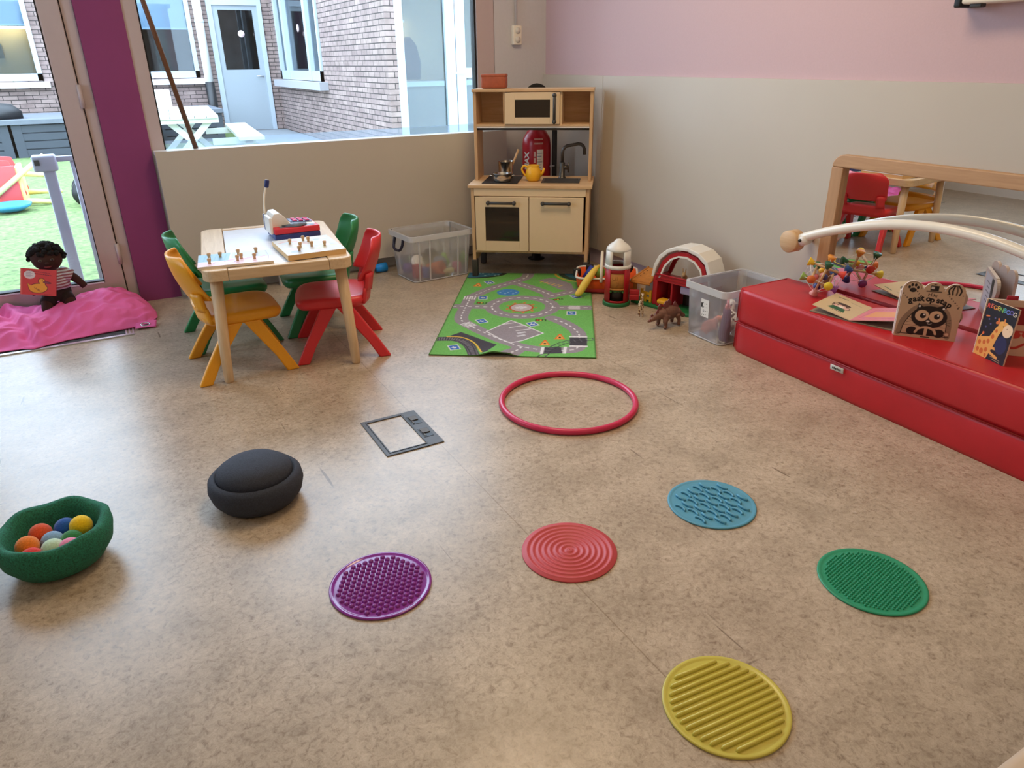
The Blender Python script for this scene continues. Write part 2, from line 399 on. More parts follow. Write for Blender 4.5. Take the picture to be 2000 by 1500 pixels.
# ================================================================ the room
XW, YB = 0.0, 0.10            # right wall panel face, window wall face
struct('floor', B(-4.6, .02, -6.6, .30, -.05, 0), M['floor'])
struct('ceiling', B(-4.6, .3, -6.6, .3, 2.80, 2.9), M['white_paint'])
struct('wall_front', B(-4.6, .12, -6.7, -6.6, -.05, 2.85), M['white_paint'])
struct('wall_left', MB().box(-4.7, -4.6, -6.6, -3.7, -.05, 2.85).box(-4.7, -4.6, -.7, .3, -.05, 2.85).box(-4.7, -4.6, -3.7, -1.5, -.05, 2.85).box(-4.7, -4.6, -1.5, -.7, -.05, .85).box(-4.7, -4.6, -1.5, -.7, 2.5, 2.85), M['white_paint'])
t = struct('window_5', MB().box(-4.68, -4.62, -1.5, -1.43, .85, 2.5).box(-4.68, -4.62, -.77, -.7, .85, 2.5).box(-4.68, -4.62, -1.5, -.7, .85, .92).box(-4.68, -4.62, -1.5, -.7, 2.43, 2.5), M['frame_white'])  # unseen window, added to bring in daylight from the left
struct('window_pane', B(-4.652, -4.648, -1.45, -.75, .9, 2.45), M['glass'], t)
struct('wall_right', MB().box(.02, .2, -6.6, .3, 0, 1.121, 0).box(.02, .2, -6.6, .3, 1.121, 2.85, 1), [M['lav_paint'], M['pink_paint']])
wb = MB().box(-.36, .02, YB, .28, 0, 2.85).box(-2.42, -.36, YB, .28, 0, .775).box(-2.42, -.36, YB, .28, 2.58, 2.85)
wb.box(-4.6, -2.62, YB, .28, 2.58, 2.85).box(-4.6, -3.75, YB, .28, 0, 2.58)
struct('wall_back', wb, M['grey_paint'])
struct('column', B(-2.625, -2.418, .095, .30, 0, 2.85), M['magenta'])
# cream laminate lining on the right wall, in two boards
lin_ = MB().box(0, .02, -6.6, -.573, .097, 1.121).box(0, .02, -.569, .098, .097, 1.121)
struct('trim_1', lin_, M['cream_panel'])
# radiator cover under the window
t = thing('radiator_cover', 'low cream panel on small feet below the big window', 'radiator cover', (0, 0, 0))
obj('front_panel', MB().box(-2.41, -.335, 0, .018, .082, .798), M['cream_panel'], t, bevel=.001)
obj('top_board', MB().box(-2.41, -.36, .018, .098, .778, .798), M['white_plastic'], t)
for x in (-2.372, -1.86, -1.35, -.8, -.40):
    obj('foot', MB().box(x-.02, x+.02, .0, .035, 0, .082), M['cream_panel'], t)
# window
t = struct('window_1', MB().box(-2.42, -2.352, .10, .17, .775, 2.58).box(-.478, -.358, .10, .13, .775, 2.58).box(-2.352, -.478, .12, .17, 2.52, 2.58).box(-2.352, -.478, .12, .17, .775, .79), M['frame_pink'])
struct('window_gasket', MB().box(-2.352, -2.344, .118, .16, .79, 2.52).box(-.490, -.478, .112, .16, .79, 2.52), M['gasket'], t)
struct('window_pane', B(-2.348, -.482, .138, .142, .785, 2.52), M['glass'], t)
struct('reflection_strip', B(-2.344, -.49, .132, .136, .79, .838), M['pane_reflection'], t)  # milky strip imitating a reflection low in the pane
# glazed garden door
t = struct('door_1', MB().box(-2.775, -2.684, .10, .165, .0, 2.56).box(-3.75, -3.66, .10, .165, 0, 2.56).box(-3.66, -2.775, .10, .165, 0, .135).box(-3.66, -2.775, .10, .165, 2.48, 2.56), M['frame_pink'], bevel=.004)
struct('door_frame', MB().box(-2.679, -2.626, .112, .19, 0, 2.58).box(-2.70, -2.67, .166, .19, 0, 2.58), M['frame_pink'], t, bevel=.003)
struct('door_gasket', MB().box(-2.783, -2.775, .103, .15, .14, 2.48).box(-3.66, -2.775, .103, .15, .141, .148), M['gasket'], t)
struct('door_bead', MB().box(-3.66, -2.783, .096, .12, .134, .141), M['frame_white'], t)
struct('door_glass', B(-3.66, -2.78, .13, .136, .135, 2.48), M['glass'], t)
for z in (.28, 1.07, 1.95):
    struct('door_hinge', MB().cyl((-2.682, .098, z-.055), (-2.682, .098, z+.055), .011), M['frame_pink'], t)
# doormat sunk in the floor in front of the door
t = thing('entrance_mat', 'dark grey entrance mat with aluminium edge at the garden door', 'doormat', (0, 0, 0))
obj('pile', B(-3.9, -2.735, -.455, .09, .0005, .004), M['doormat'], t)
obj('edge_strip', MB().box(-3.9, -2.697, -.475, -.455, 0, .006).box(-2.735, -2.728, -.455, .09, 0, .006).box(-2.720, -2.713, -.455, .09, 0, .006).box(-2.704, -2.697, -.455, .09, 0, .006), M['alu'], t)

# socket on the grey wall strip
t = thing('wall_socket', 'white double wall socket on the pale wall beside the window', 'socket', (-.208, .099, 1.352))
obj('backplate', MB().rbox(-.03, .03, -.034, 0, -.055, .055, .006), M['cream_plastic'], t)
for z in (-.026, .026):
    obj('socket_face', MB().cyl((0, -.0345, z), (0, -.037, z), .019), C((225, 220, 208)), t)
obj('conduit', MB().cyl((0, -.012, .055), (0, -.012, .9), .008), M['grey_paint'], t)

# whiteboard
t = thing('whiteboard', 'lower edge of a whiteboard hanging on the pink wall', 'whiteboard', (0, 0, 0))
obj('board', B(-.012, .019, -4.4, -2.65, 1.40, 2.3), M['white_plastic'], t)
obj('pen_tray', MB().rbox(-.06, .019, -4.4, -2.655, 1.362, 1.40, .008), M['cream_plastic'], t)
obj('end_cap', MB().rbox(-.062, .019, -2.657, -2.632, 1.352, 1.42, .006), M['black'], t)
obj('end_clip', MB().rbox(-.05, -.02, -2.72, -2.68, 1.35, 1.364, .004), M['dark_grey'], t)

# ================================================================ courtyard
G = -.02; YF = 11.4; XB = .8; YE = 5.2
struct('courtyard_ground', B(-9, 9, .3, 12, -.1, G), M['grass'], None)['kind'] = 'structure'
struct('courtyard_paving', MB().box(-.25, XB, 4.2, YF, G, G+.012), M['tile_grey'], None)
def wallhole(x0, x1, z0, z1, holes, put):
    """rectangular wall split around its openings"""
    xs = sorted({x0, x1, *[h[0] for h in holes], *[h[1] for h in holes]})
    for a, b in zip(xs[:-1], xs[1:]):
        zs = [z0]+[q for h in sorted((h for h in holes if h[0] <= a and h[1] >= b), key=lambda h: h[2]) for q in (h[2], h[3])]+[z1]
        for k in range(0, len(zs), 2):
            if zs[k+1]-zs[k] > 1e-4: put(a, b, zs[k], zs[k+1])
WIN = [(-6.3, -3.18, .98, 2.5), (-1.66, -.64, .98, 2.5), (-.34, .64, 0.0, 2.3)]
mb = MB(); wallhole(-9, XB, -.1, 3.6, WIN, lambda a, b, c, d: mb.box(a, b, YF, YF+.25, c, d))
struct('wall_far', mb, M['brick_x'])
SW = [(8.15, 11.0, .93, 2.5)]
mb = MB(); wallhole(YE, YF+.25, -.1, 3.6, SW, lambda a, b, c, d: mb.box(XB, XB+.12, a, b, c, d))
struct('wall_side', mb, M['brick_y'])
mb = MB(); wallhole(XB+.13, 5, -.1, 3.6, [(XB+.13, 4.2, .0, 2.5)], lambda a, b, c, d: mb.box(a, b, YE, YE+.25, c, d))
mb.box(XB, XB+.13, YE-.03, YE, -.1, 3.6)
struct('wall_wing', mb, M['brick_x'])
# rooms behind the far glass
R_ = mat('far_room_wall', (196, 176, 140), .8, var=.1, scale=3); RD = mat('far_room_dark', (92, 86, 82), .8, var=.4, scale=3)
def farroom(x0, x1, y0, y1, m):
    struct('far_room', MB().box(x0, x1, y1, y1+.05, -.05, 3.2).box(x0-.05, x0, y0, y1, -.05, 3.2).box(x1, x1+.05, y0, y1, -.05, 3.2).box(x0, x1, y0, y1, -.1, -.05).box(x0, x1, y0, y1, 3.2, 3.25), m)
farroom(-6.6, -2.8, YF+.26, YF+1.9, R_); farroom(-2.6, XB, YF+.26, YF+2.4, RD)
farroom(XB+.2, 4.6, YE+.26, YE+2.6, R_)
def strip_lamp(x0, x1, y, z, lab):
    t = thing('strip_lamp', lab, 'lamp', (0, 0, 0))
    obj('housing', B(x0, x1, y-.05, y+.05, z+.02, z+.05), M['white_plastic'], t)
    obj('tube', MB().cyl((x0+.02, y, z), (x1-.02, y, z), .02), mat('lit_tube'+lab[:14], (255, 232, 180), .4, emit=26), t)
strip_lamp(-5.3, -3.3, YF+1.7, 1.86, 'glowing strip lamp seen through the far window above the planters')
strip_lamp(1.32, 2.0, YE+2.4, 1.75, 'glowing strip lamp behind the tall glazed courtyard door')
pic = thing('wall_poster', 'small dark poster on the lit wall behind the far window', 'poster', (0, 0, 0))
obj('sheet', B(-4.05, -3.78, YF+1.86, YF+1.89, 1.35, 1.6), C((90, 88, 76)), pic)
def far_window(n, x0, x1, z0, z1, mull, blind, y=YF):
    mb = MB(); f = .075
    mb.box(x0, x0+f, y-.03, y+.08, z0, z1).box(x1-f, x1, y-.03, y+.08, z0, z1).box(x0, x1, y-.03, y+.08, z0, z0+f*1.5).box(x0, x1, y-.03, y+.08, z1-f, z1)
    for q in mull: mb.box(q-f/2, q+f/2, y-.03, y+.08, z0, z1)
    t = struct('window_%d' % n, mb, M['frame_blue'])
    struct('window_pane', B(x0+f, x1-f, y+.03, y+.035, z0+f, z1-f), M['darkglass'], t)
    struct('window_sill', MB().box(x0-.08, x1+.08, y-.12, y+.02, z0-.11, z0-.02), M['frame_white'], t)
    if blind:
        b = thing('roller_blind', 'pale roller blind half lowered behind far window %s' % ('above the planters' if n == 2 else 'beside the drainpipe'), 'blind', (0, 0, 0))
        obj('fabric', B(x0+f, x1-f, y+.1, y+.105, blind, z1), C((176, 186, 200), .8), b)
        obj('bottom_bar', B(x0+f, x1-f, y+.09, y+.115, blind-.03, blind), C((198, 206, 216)), b)
    return t
far_window(2, -6.3, -3.18, .98, 2.5, [-4.75], 1.86); far_window(3, -1.66, -.64, .98, 2.5, [], 1.82)
# grey far door
t = struct('door_2', MB().box(-.34, -.25, YF-.03, YF+.1, 0, 2.3).box(.56, .64, YF-.03, YF+.1, 0, 2.3).box(-.25, .56, YF-.03, YF+.1, 2.2, 2.3), M['frame_blue'])
struct('door_leaf', MB().box(-.25, .56, YF+.0, YF+.05, 0, 1.04).box(-.25, -.15, YF, YF+.05, 1.04, 2.2).box(.47, .56, YF, YF+.05, 1.04, 2.2).box(-.15, .47, YF, YF+.05, 1.04, 1.1).box(-.15, .47, YF, YF+.05, 2.12, 2.2), M['door_grey'], t)
struct('door_glass', B(-.15, .47, YF+.02, YF+.025, 1.1, 2.12), M['darkglass'], t)
struct('door_handle', MB().tube([(.5, YF-.0, .98), (.5, YF-.06, .98), (.38, YF-.06, .98)], .012), M['alu'], t)
struct('door_sticker', MB().cyl((.22, YF+.018, 1.72), (.22, YF+.012, 1.72), .06, n=20), C((240, 205, 205)), t)
# side window on the brick wall coming forward
t = struct('window_4', MB().box(XB-.03, XB+.08, 8.15, 8.25, .93, 2.5).box(XB-.03, XB+.08, 10.9, 11.0, .93, 2.5).box(XB-.03, XB+.08, 8.15, 11.0, .93, 1.08).box(XB-.03, XB+.08, 8.15, 11.0, 2.4, 2.5).box(XB-.05, XB+.08, 10.25, 10.4, .93, 2.5).box(XB-.04, XB+.08, 8.75, 8.9, .93, 2.5), M['frame_blue'])
struct('window_pane', B(XB+.03, XB+.035, 8.25, 10.9, 1.0, 2.45), M['darkglass'], t)
struct('window_sill', B(XB-.14, XB+.05, 7.95, 11.2, .80, .92), C((150, 148, 150), .8), t)
struct('window_sticker', MB().cyl((XB+.028, 9.55, 1.75), (XB+.022, 9.55, 1.75), .06, n=20), C((240, 205, 205)), t)
farm = farroom(XB+.3, XB+2.2, 8.0, 11.1, RD)
# tall glazed doors in the wing that faces us
fx = MB()
for a, b in ((XB+.13, XB+.24), (1.62, 1.755), (1.765, 1.90), (2.5, 2.6), (4.1, 4.2)): fx.box(a, b, YE-.02, YE+.06, 0, 2.5)
fx.box(XB+.13, 4.2, YE-.02, YE+.06, 0, .12).box(XB+.13, 4.2, YE-.02, YE+.06, 2.42, 2.5).box(1.90, 4.1, YE-.02, YE+.06, 1.0, 1.12)
t = struct('door_3', fx, M['frame_blue'])
struct('door_glass', B(XB+.24, 4.1, YE+.03, YE+.035, .1, 2.45), M['darkglass'], t)
struct('door_handle', MB().box(1.69, 1.725, YE-.035, YE-.02, .72, 1.16).tube([(1.71, YE-.03, 1.06), (1.71, YE-.08, 1.06), (1.93, YE-.08, 1.06)], .014), M['frame_white'], t)
t = thing('wing_cabinet', 'white worktop cabinet behind the tall glazed courtyard door', 'cabinet', (0, 0, 0))
obj('carcass', B(1.2, 3.6, YE+1.5, YE+2.1, -.04, .86), C((150, 140, 124)), t); obj('worktop', B(1.18, 3.62, YE+1.45, YE+2.1, .86, .93), M['white_plastic'], t)
t = thing('notice_sheet', 'pinned notice sheet on the lit wall behind the glazed courtyard door', 'poster', (0, 0, 0))
obj('sheet', B(1.5, 1.78, YE+2.57, YE+2.59, 1.12, 1.5), C((206, 160, 96)), t)
t = thing('coat', 'dark coat hanging behind the glazed courtyard door', 'coat', (2.02, YE+2.3, .94))
obj('cloth', MB().loft([[(.20*s*math.cos(2*PI*i/14), .10*s*math.sin(2*PI*i/14), z) for i in range(14)] for s, z in ((.9, 0), (1, .25), (.7, .5), (.2, .62))]), C((70, 62, 60), .9), t)
# drainpipe
t = thing('drainpipe', 'white drainpipe with black lower end on the far brick wall', 'drainpipe', (-.51, YF-.1, 0))
obj('upper_pipe', MB().cyl((0, 0, .9), (0, 0, 3.4), .075, n=18), M['white_plastic'], t)
obj('lower_pipe', MB().cyl((0, 0, G), (0, 0, .9), .085, n=18), M['black'], t)
obj('joint_ring', MB().cyl((0, 0, 1.9), (0, 0, 1.93), .082, n=18), C((190, 205, 220)), t)
# planter boxes
def planter(x0, x1, label, y0=8.8, y1=10.6):
    t = thing('planter_box', label, 'planter', (0, 0, 0), group='dark planter boxes along the far wall')

    obj('boards', MB().box(x0+.06, x1-.06, y0+.03, y1, G, .44), M['planter'], t)
    for k in range(4):
        obj('plank', MB().box(x0+.05, x1-.05, y0+.005, y0+.03, G+.01+k*.112, G+.105+k*.112), M['planter'], t)
    for x in (x0, x1-.12): obj('corner_post', B(x, x+.12, y0, y0+.08, G, .44), M['planter'], t)
    obj('lid', B(x0-.02, x1+.02, y0-.04, y1, .44, .50), M['planter_top'], t)
planter(-5.6, -3.70, 'dark plank planter box at the left edge of the glass door'); planter(-3.66, -1.72, 'dark plank planter box directly left of the magenta column')
planter(-1.68, -.62, 'dark plank planter box behind the white picnic table', 9.7, 11.2)
t = thing('tarpaulin', 'black tarpaulin heaped on the planter box at the far left', 'tarpaulin', (-4.05, 9.3, .5))
obj('sheet', MB().loft([[(.55*s*math.cos(2*PI*i/14)*(1+.12*math.sin(3*i)), .35*s*math.sin(2*PI*i/14), z) for i in range(14)] for s, z in ((1, 0), (1.0, .1), (.8, .2), (.2, .24))]), M['black'], t)
# white picnic table, bench joined on
t = thing('picnic_table', 'white wooden picnic table with crossed legs outside the window', 'picnic table', (0, 0, 0))
wp = mat('white_timber', (186, 188, 180), .6, var=.03, scale=8)
ca, sa = math.cos(-.08), math.sin(-.08)
PX = Matrix.Translation((-1.53, 6.35, G)) @ Matrix.Rotation(-.09, 4, 'Z')
for k in range(5): obj('top_plank', MB().box(-.36+k*.145, -.36+k*.145+.138, -.05, 2.55, .585, .62, 0, PX), wp, t)
for y in (-.02, 2.4): obj('rail', MB().box(-.36, .36, y, y+.07, .53, .585, 0, PX), wp, t)
for y in (.05, 2.3):
    for s in (-1, 1):
        a = [(s*.30, .53), (s*.18, .53), (-s*.34, 0), (-s*.22-s*.24, 0)]
        obj('leg', MB().prism([(s*.30, .55), (s*.19, .55), (-s*.36, 0), (-s*.25, 0)][:2]+[(-s*.36, 0), (-s*.25, 0)], 'y', y+(.0 if s > 0 else .045), y+(.04 if s > 0 else .085), 0, PX), wp, t)
obj('bench_plank', MB().box(.56, .87, -.35, 2.3, .32, .36, 0, PX), wp, t)
for y in (.1, 1.9): obj('bench_support', MB().box(.25, .8, y, y+.06, .24, .32, 0, PX), wp, t)
for y in (.1, 1.9): obj('bench_leg', MB().box(.66, .76, y, y+.06, 0, .32, 0, PX), wp, t)
t = thing('white_pot', 'small white box standing on the picnic table', 'box', (-1.62, 8.6, .60))
obj('body', MB().rbox(-.13, .13, -.1, .1, 0, .26, .015), M['white_plastic'], t)
# baby gate just outside the door
t = thing('safety_gate', 'white child safety gate just outside the glass door', 'gate', (0, 0, 0))
gm = mat('gate_white', (160, 160, 172), .4, var=.01)
obj('post', MB().rbox(-2.945, -2.888, .43, .49, G, .70, .008), gm, t)
obj('latch_head', MB().rbox(-2.985, -2.87, .42, .50, .69, .775, .012), gm, t)
obj('latch_button', MB().rbox(-2.975, -2.95, .412, .42, .725, .755, .002), M['dark_grey'], t)
obj('top_rail', MB().rbox(-2.88, -2.0, .445, .475, .735, .765, .006), gm, t)
obj('bottom_rail', MB().rbox(-2.9, -2.0, .445, .475, .03, .06, .006), gm, t)
for x in (-2.80, -2.72, -2.64, -2.56, -2.48, -2.40): obj('bar', MB().cyl((x, .46, .05), (x, .46, .74), .011), gm, t)
# tipped over toy chair, dish and cart wheel on the grass
t = thing('toy_chair', 'red and yellow toy chair tipped over on the grass', 'toy chair', (-3.53, 4.12, G))
yw = mat('faded_yellow_wood', (236, 214, 140), .6, var=.04); rw = mat('faded_red_wood', (206, 76, 76), .6, var=.05)
obj('seat_board', MB().rbox(-.22, .16, -.02, .0, .02, .38, .008), rw, t)
for y in (.02, .40): obj('side_board', MB().prism([(-.22, .0), (.16, .0), (.2, .12), (.12, .42), (-.05, .44), (-.22, .36)], 'y', y, y+.025), rw, t)
obj('back_board', MB().rbox(-.22, -.19, .0, .42, .01, .4, .006), rw, t)
obj('base_board', MB().rbox(.15, .19, 0, .42, .03, .36, .006), yw, t)
for p, q in (((-.05, -.04, .12), (.42, -.02, .46)), ((.17, .06, .30), (.44, .05, .26)), ((.17, .02, .05), (.46, -.05, .02)), ((.17, .38, .08), (.48, .36, .07))):
    obj('leg', MB().cyl(p, q, .026, .02, 8), yw, t)
t = thing('blue_dish', 'blue plastic dish lying against the tipped toy chair', 'dish', (-3.47, 3.84, G))
obj('bowl', MB().lathe([(.01, .015), (.10, .012), (.17, .05), (.185, .075), (.17, .072), (.1, .03), (.01, .028)], 26, cap=False), mat('blue_dish', (60, 150, 206), .4), t)
t = thing('toy_cart', 'black wheeled toy cart partly hidden by the door frame', 'toy cart', (-2.82, 3.75, G))
for y in (0, .3):
    wh = obj('wheel', MB().cyl((0, y-.03, .13), (0, y+.03, .13), .13, n=24), M['black'], t)
    obj('hub', MB().cyl((0, y-.04, .13), (0, y+.04, .13), .07, n=20), M['yellow_plastic'], wh)
obj('body', MB().rbox(.02, .5, .02, .28, .14, .32, .03), M['black'], t)
obj('handle_knob', MB().ball((-.02, .12, .40), .05), M['red_plastic'], t)
obj('handle_stem', MB().cyl((-.02, .12, .38), (.08, .14, .25), .015), M['black'], t)
# pole leaning inside the window
t = thing('wooden_pole', 'thin brown wooden pole leaning against the window', 'pole', (-2.205, .055, .7985))
obj('shaft', MB().cyl((0, 0, .012), (-.213, .03, 1.3), .0125, .012, 12), wood('pole_wood', (92, 58, 36), (128, 84, 54), 2, .5, 14), t)
obj('ferrule', MB().cyl((0.002, 0, 0), (-.001, 0, .02), .0135, .013, 12), C((80, 52, 36)), t)

# ================================================================ play kitchen (turned across the corner)
KA = -.64107; KX = Vector((math.cos(KA), math.sin(KA), 0)); KN = Vector((-math.sin(KA), math.cos(KA), 0)); K0 = Vector((-.5449, -.6451, 0))
def kp(u, v, z=0): return K0+KX*u+KN*v+Vector((0, 0, z))
t = thing('play_kitchen', 'wooden toy kitchen standing across the corner of the room', 'toy kitchen', K0, KA)
obj('carcass', MB().box(-.345, -.325, .012, .36, .10, .535).box(.325, .345, .012, .36, .10, .535).box(-.325, .325, .012, .36, .155, .17).box(-.325, .325, .35, .36, .17, .535).box(-.01, .01, .03, .35, .17, .535), M['birch_v'], t, bevel=.002)
obj('fascia', MB().box(-.325, .325, .006, .022, .490, .535), M['cabinet'], t, bevel=.002)
obj('worktop', MB().box(-.36, .36, -.004, .385, .535, .553), M['birch'], t, bevel=.003)
obj('oven_shelf', MB().box(-.32, -.012, .04, .34, .325, .335), M['birch'], t)
def ring_panel(x0, x1, z0, z1, hx0, hx1, hz0, hz1, y0, y1):
    return MB().box(x0, hx0, y0, y1, z0, z1).box(hx1, x1, y0, y1, z0, z1).box(hx0, hx1, y0, y1, z0, hz0).box(hx0, hx1, y0, y1, hz1, z1)
def bar_handle(a, b, parent, y):
    mb = MB(); v = Vector(b)-Vector(a)
    mb.tube([a, b], .0085, 12); mb.ball(a, .0125, 12, 8); mb.ball(b, .0125, 12, 8)
    for p in (a, b): mb.cyl((p[0], p[1], p[2]), (p[0], y, p[2]), .0085, None, 10)
    return obj('handle', mb, M['dark_grey'], parent)
d = obj('oven_door', ring_panel(-.318, -.004, .170, .486, -.260, -.058, .228, .428, -.004, .012), M['cabinet'], t, bevel=.0015)
obj('door_window', B(-.264, -.054, .003, .007, .224, .432), M['oven_glass'], d); bar_handle((-.238, -.03, .456), (-.086, -.03, .456), d, -.004)
d = obj('cupboard_door', B(.000, .314, -.004, .012, .170, .486), M['cabinet'], t, bevel=.002); bar_handle((.080, -.03, .456), (.231, -.03, .456), d, -.004)
for u, v in ((-.335, .03), (.335, .03), (-.335, .34), (.335, .34)):
    obj('leg', MB().rbox(u-.017, u+.017, v-.022, v+.022, .0065, .11, .004), M['dark_grey'], t)
h = obj('hob', B(-.285, -.075, .05, .34, .553, .557), M['black'], t, bevel=.001)
for v in (.12, .26): obj('hob_ring', MB().lathe([(.062, 0), (.066, .0008), (.07, 0)], 32, (-.18, v, .557), cap=False), M['dark_grey'], h)
obj('sink_bowl', MB().rbox(.058, .282, .09, .265, .5535, .5565, .001).box(.072, .268, .104, .251, .5566, .5570), M['gunmetal'], t)
obj('sink_basin', MB().box(.072, .268, .104, .251, .557, .5574), mat('sink_inside', (58, 54, 50), .5), t)
mb = MB().lathe([(.024, 0), (.024, .004), (.0165, .008), (.0165, .085), (.014, .092)], 20, (.168, .30, .553))
arc = [(.168, .30, .64), (.168, .30, .70)]+[(.168+.042*(1-math.cos(a)), .30, .70+.042*math.sin(a)) for a in (.4, .8, 1.2)]+[(.225, .30, .744), (.262, .30, .751)]+[(.265+.034*math.sin(a), .30, .717+.034*math.cos(a)) for a in (.4, .9, 1.4)]+[(.300, .30, .69)]
obj('tap', mb.tube(arc, .0095, 12).cyl((.168, .30, .615), (.205, .30, .615), .013).tube([(.205, .30, .585), (.205, .30, .645)], .0055), M['gunmetal'], t)
hm = MB()
for u in (-.337, .337): hm.box(u-.009, u+.009, .18, .385, .553, 1.045)
obj('side_post', MB().box(-.346, -.328, .18, .385, .553, 1.045), M['birch_v'], t, bevel=.002)
obj('side_post', MB().box(.328, .346, .18, .385, .553, 1.045), M['birch_v'], t, bevel=.002)
obj('top_board', MB().box(-.35, .35, .165, .39, 1.045, 1.06), M['birch'], t, bevel=.002)
obj('shelf', MB().box(-.328, .328, .175, .385, .858, .870), M['birch'], t, bevel=.001)
obj('back_board', MB().box(-.328, .328, .375, .385, .870, 1.045), M['birch'], t)
obj('divider', MB().box(-.17, -.158, .18, .375, .870, 1.045), M['birch_v'], t); obj('divider', MB().box(.158, .17, .18, .375, .870, 1.045), M['cabinet'], t)
obj('hanging_rail', MB().tube([(-.328, .2, .843), (.328, .2, .843)], .007), M['dark_grey'], t)
obj('light_strip', MB().box(-.328, .328, .178, .19, .850, .858), M['white_plastic'], t)
d = obj('microwave_door', ring_panel(-.157, .157, .873, 1.041, -.100, .102, .908, 1.003, .158, .174), M['cabinet'], t, bevel=.0015)
obj('door_window', B(-.104, .106, .164, .168, .905, 1.006), M['oven_glass'], d); bar_handle((.129, .132, .887), (.129, .132, 1.027), d, .158)

# things on the kitchen
t = thing('brown_case', 'small terracotta brown case on top of the toy kitchen', 'case', kp(-.235, .29, 1.0602), KA)
obj('body', MB().rbox(-.072, .072, -.05, .05, 0, .068, .012), M['terracotta'], t); obj('lid', MB().rbox(-.073, .073, -.051, .051, .060, .078, .008), M['terracotta'], t)
def pan(name, label, loc, r, h, handle, m2='steel'):
    t = thing(name, label, 'pan', loc, KA)
    obj('body', MB().lathe([(.001, 0), (r*.86, 0), (r*.94, .006), (r*.97, h*.5), (r, h), (r*1.06, h+.001), (r*1.06, h+.003), (r*.96, h+.001), (r*.9, .009), (.001, .006)], 30, cap=False), M[m2], t)
    for s in ((-1, 1) if handle else ()): obj('ear', MB().tube([(s*r*.98, -.014, h*.75), (s*(r+.016), -.012, h*.78), (s*(r+.016), .012, h*.78), (s*r*.98, .014, h*.75)], .003, 8), M[m2], t)
    return t
pan('toy_saucepan', 'low steel toy pan in front on the hob', kp(-.172, .115, .5575), .054, .045, True)
pan('toy_stockpot', 'taller steel toy pot behind the low pan', kp(-.172, .262, .5575), .046, .095, False)
t = thing('wooden_spoon', 'wooden spoon sticking out of the taller toy pot', 'spoon', kp(-.155, .262, .564), KA)
obj('handle', MB().cyl((0, 0, .012), (.062, 0, .158), .0055, .007, 10), M['birch_v'], t); obj('spoon_bowl', MB().ball((-.004, 0, .010), (.012, .008, .010), 12, 8), M['birch_v'], t)
t = thing('toy_teapot', 'yellow plastic toy teapot without lid between hob and sink', 'teapot', kp(.006, .17, .5535), KA)
obj('body', MB().lathe([(.001, 0), (.030, 0), (.040, .010), (.0465, .036), (.044, .060), (.034, .078), (.032, .084), (.036, .090), (.033, .091), (.029, .084), (.03, .078), (.040, .055), (.028, .006), (.001, .005)], 30, cap=False), M['yellow_plastic'], t)
obj('handle', MB().tube(catmull([(-.032, 0, .078), (-.056, 0, .086), (-.068, 0, .066), (-.058, 0, .044), (-.044, 0, .028)], 5), .006, 10), M['yellow_plastic'], t)
obj('spout', MB().tube([(.038, 0, .030), (.056, 0, .050), (.064, 0, .074)], [.011, .008, .0065], 12), M['yellow_plastic'], t)

# fire extinguisher on a floor stand behind the kitchen
EX = kp(-.008, .50)
t = thing('fire_extinguisher', 'red fire extinguisher with white MAX lettering behind the toy kitchen', 'fire extinguisher', (EX.x, EX.y, .105), KA)
obj('cylinder', MB().lathe([(.001, .0), (.078, .0), (.088, .012), (.089, .62), (.084, .66), (.06, .70), (.028, .725), (.028, .75), (.001, .75)], 36, cap=False), M['ext_red'], t)
ax = lambda a, z: Matrix.Rotation(a, 4, 'Z') @ Matrix.Translation((0, -.0895, z)) @ Matrix.Rotation(PI/2, 4, 'X')
mb = MB().text('MAX', .048, 0, ax(-.62, .53) @ Matrix.Rotation(PI/2, 4, 'Z'), bold=.002)
obj('lettering', mb, M['white_plastic'], t)
lab = MB(); r = .0898
def patch(mb, a0, a1, z0, z1, mi, rr=r):
    mb.surf(lambda i, j: (rr*math.sin(a0+(a1-a0)*i), -rr*math.cos(a0+(a1-a0)*i), z0+(z1-z0)*j), 8, 1, mi)
patch(lab, .12, .58, .475, .60, 0)
for k in range(6): patch(lab, .16, .16+.34*(.7+.3*((k*7) % 3)/2), .49+k*.017, .494+k*.017, 1, r+.0006)
for k in range(3): patch(lab, -.10, .05, .482+k*.038, .512+k*.038, 2)
for k in range(2):
    for q in range(9): patch(lab, -.05+q*.07, -.05+q*.07+.045, .63+k*.026, .640+k*.026, 2)
obj('label_print', lab, [M['white_plastic'], C((120, 130, 150)), C((226, 190, 180))], t)
obj('valve_head', MB().rbox(-.03, .03, -.03, .03, .745, .80, .01).box(-.014, .014, -.10, .02, .80, .812), M['black'], t)
t = thing('extinguisher_stand', 'black floor stand with round top holding the fire extinguisher', 'stand', (EX.x, EX.y, 0), KA)
obj('base', MB().lathe([(.001, 0), (.055, 0), (.055, .006), (.03, .010), (.025, .10), (.08, .104), (.001, .105)], 32, cap=False), M['black'], t)
obj('upright', MB().rbox(.098, .128, -.015, .015, .05, 1.0, .006), M['black'], t)
obj('round_sign', MB().prism([(.075*math.cos(a*PI/12), 1.005+.075*math.sin(a*PI/12)) for a in range(24)], 'y', .0, .012).box(.05, .125, 0, .012, .95, 1.0), M['black'], t)
obj('clip', MB().tube([(.113, -.02, .60), (.09, -.05, .60)], .006), M['alu'], t)

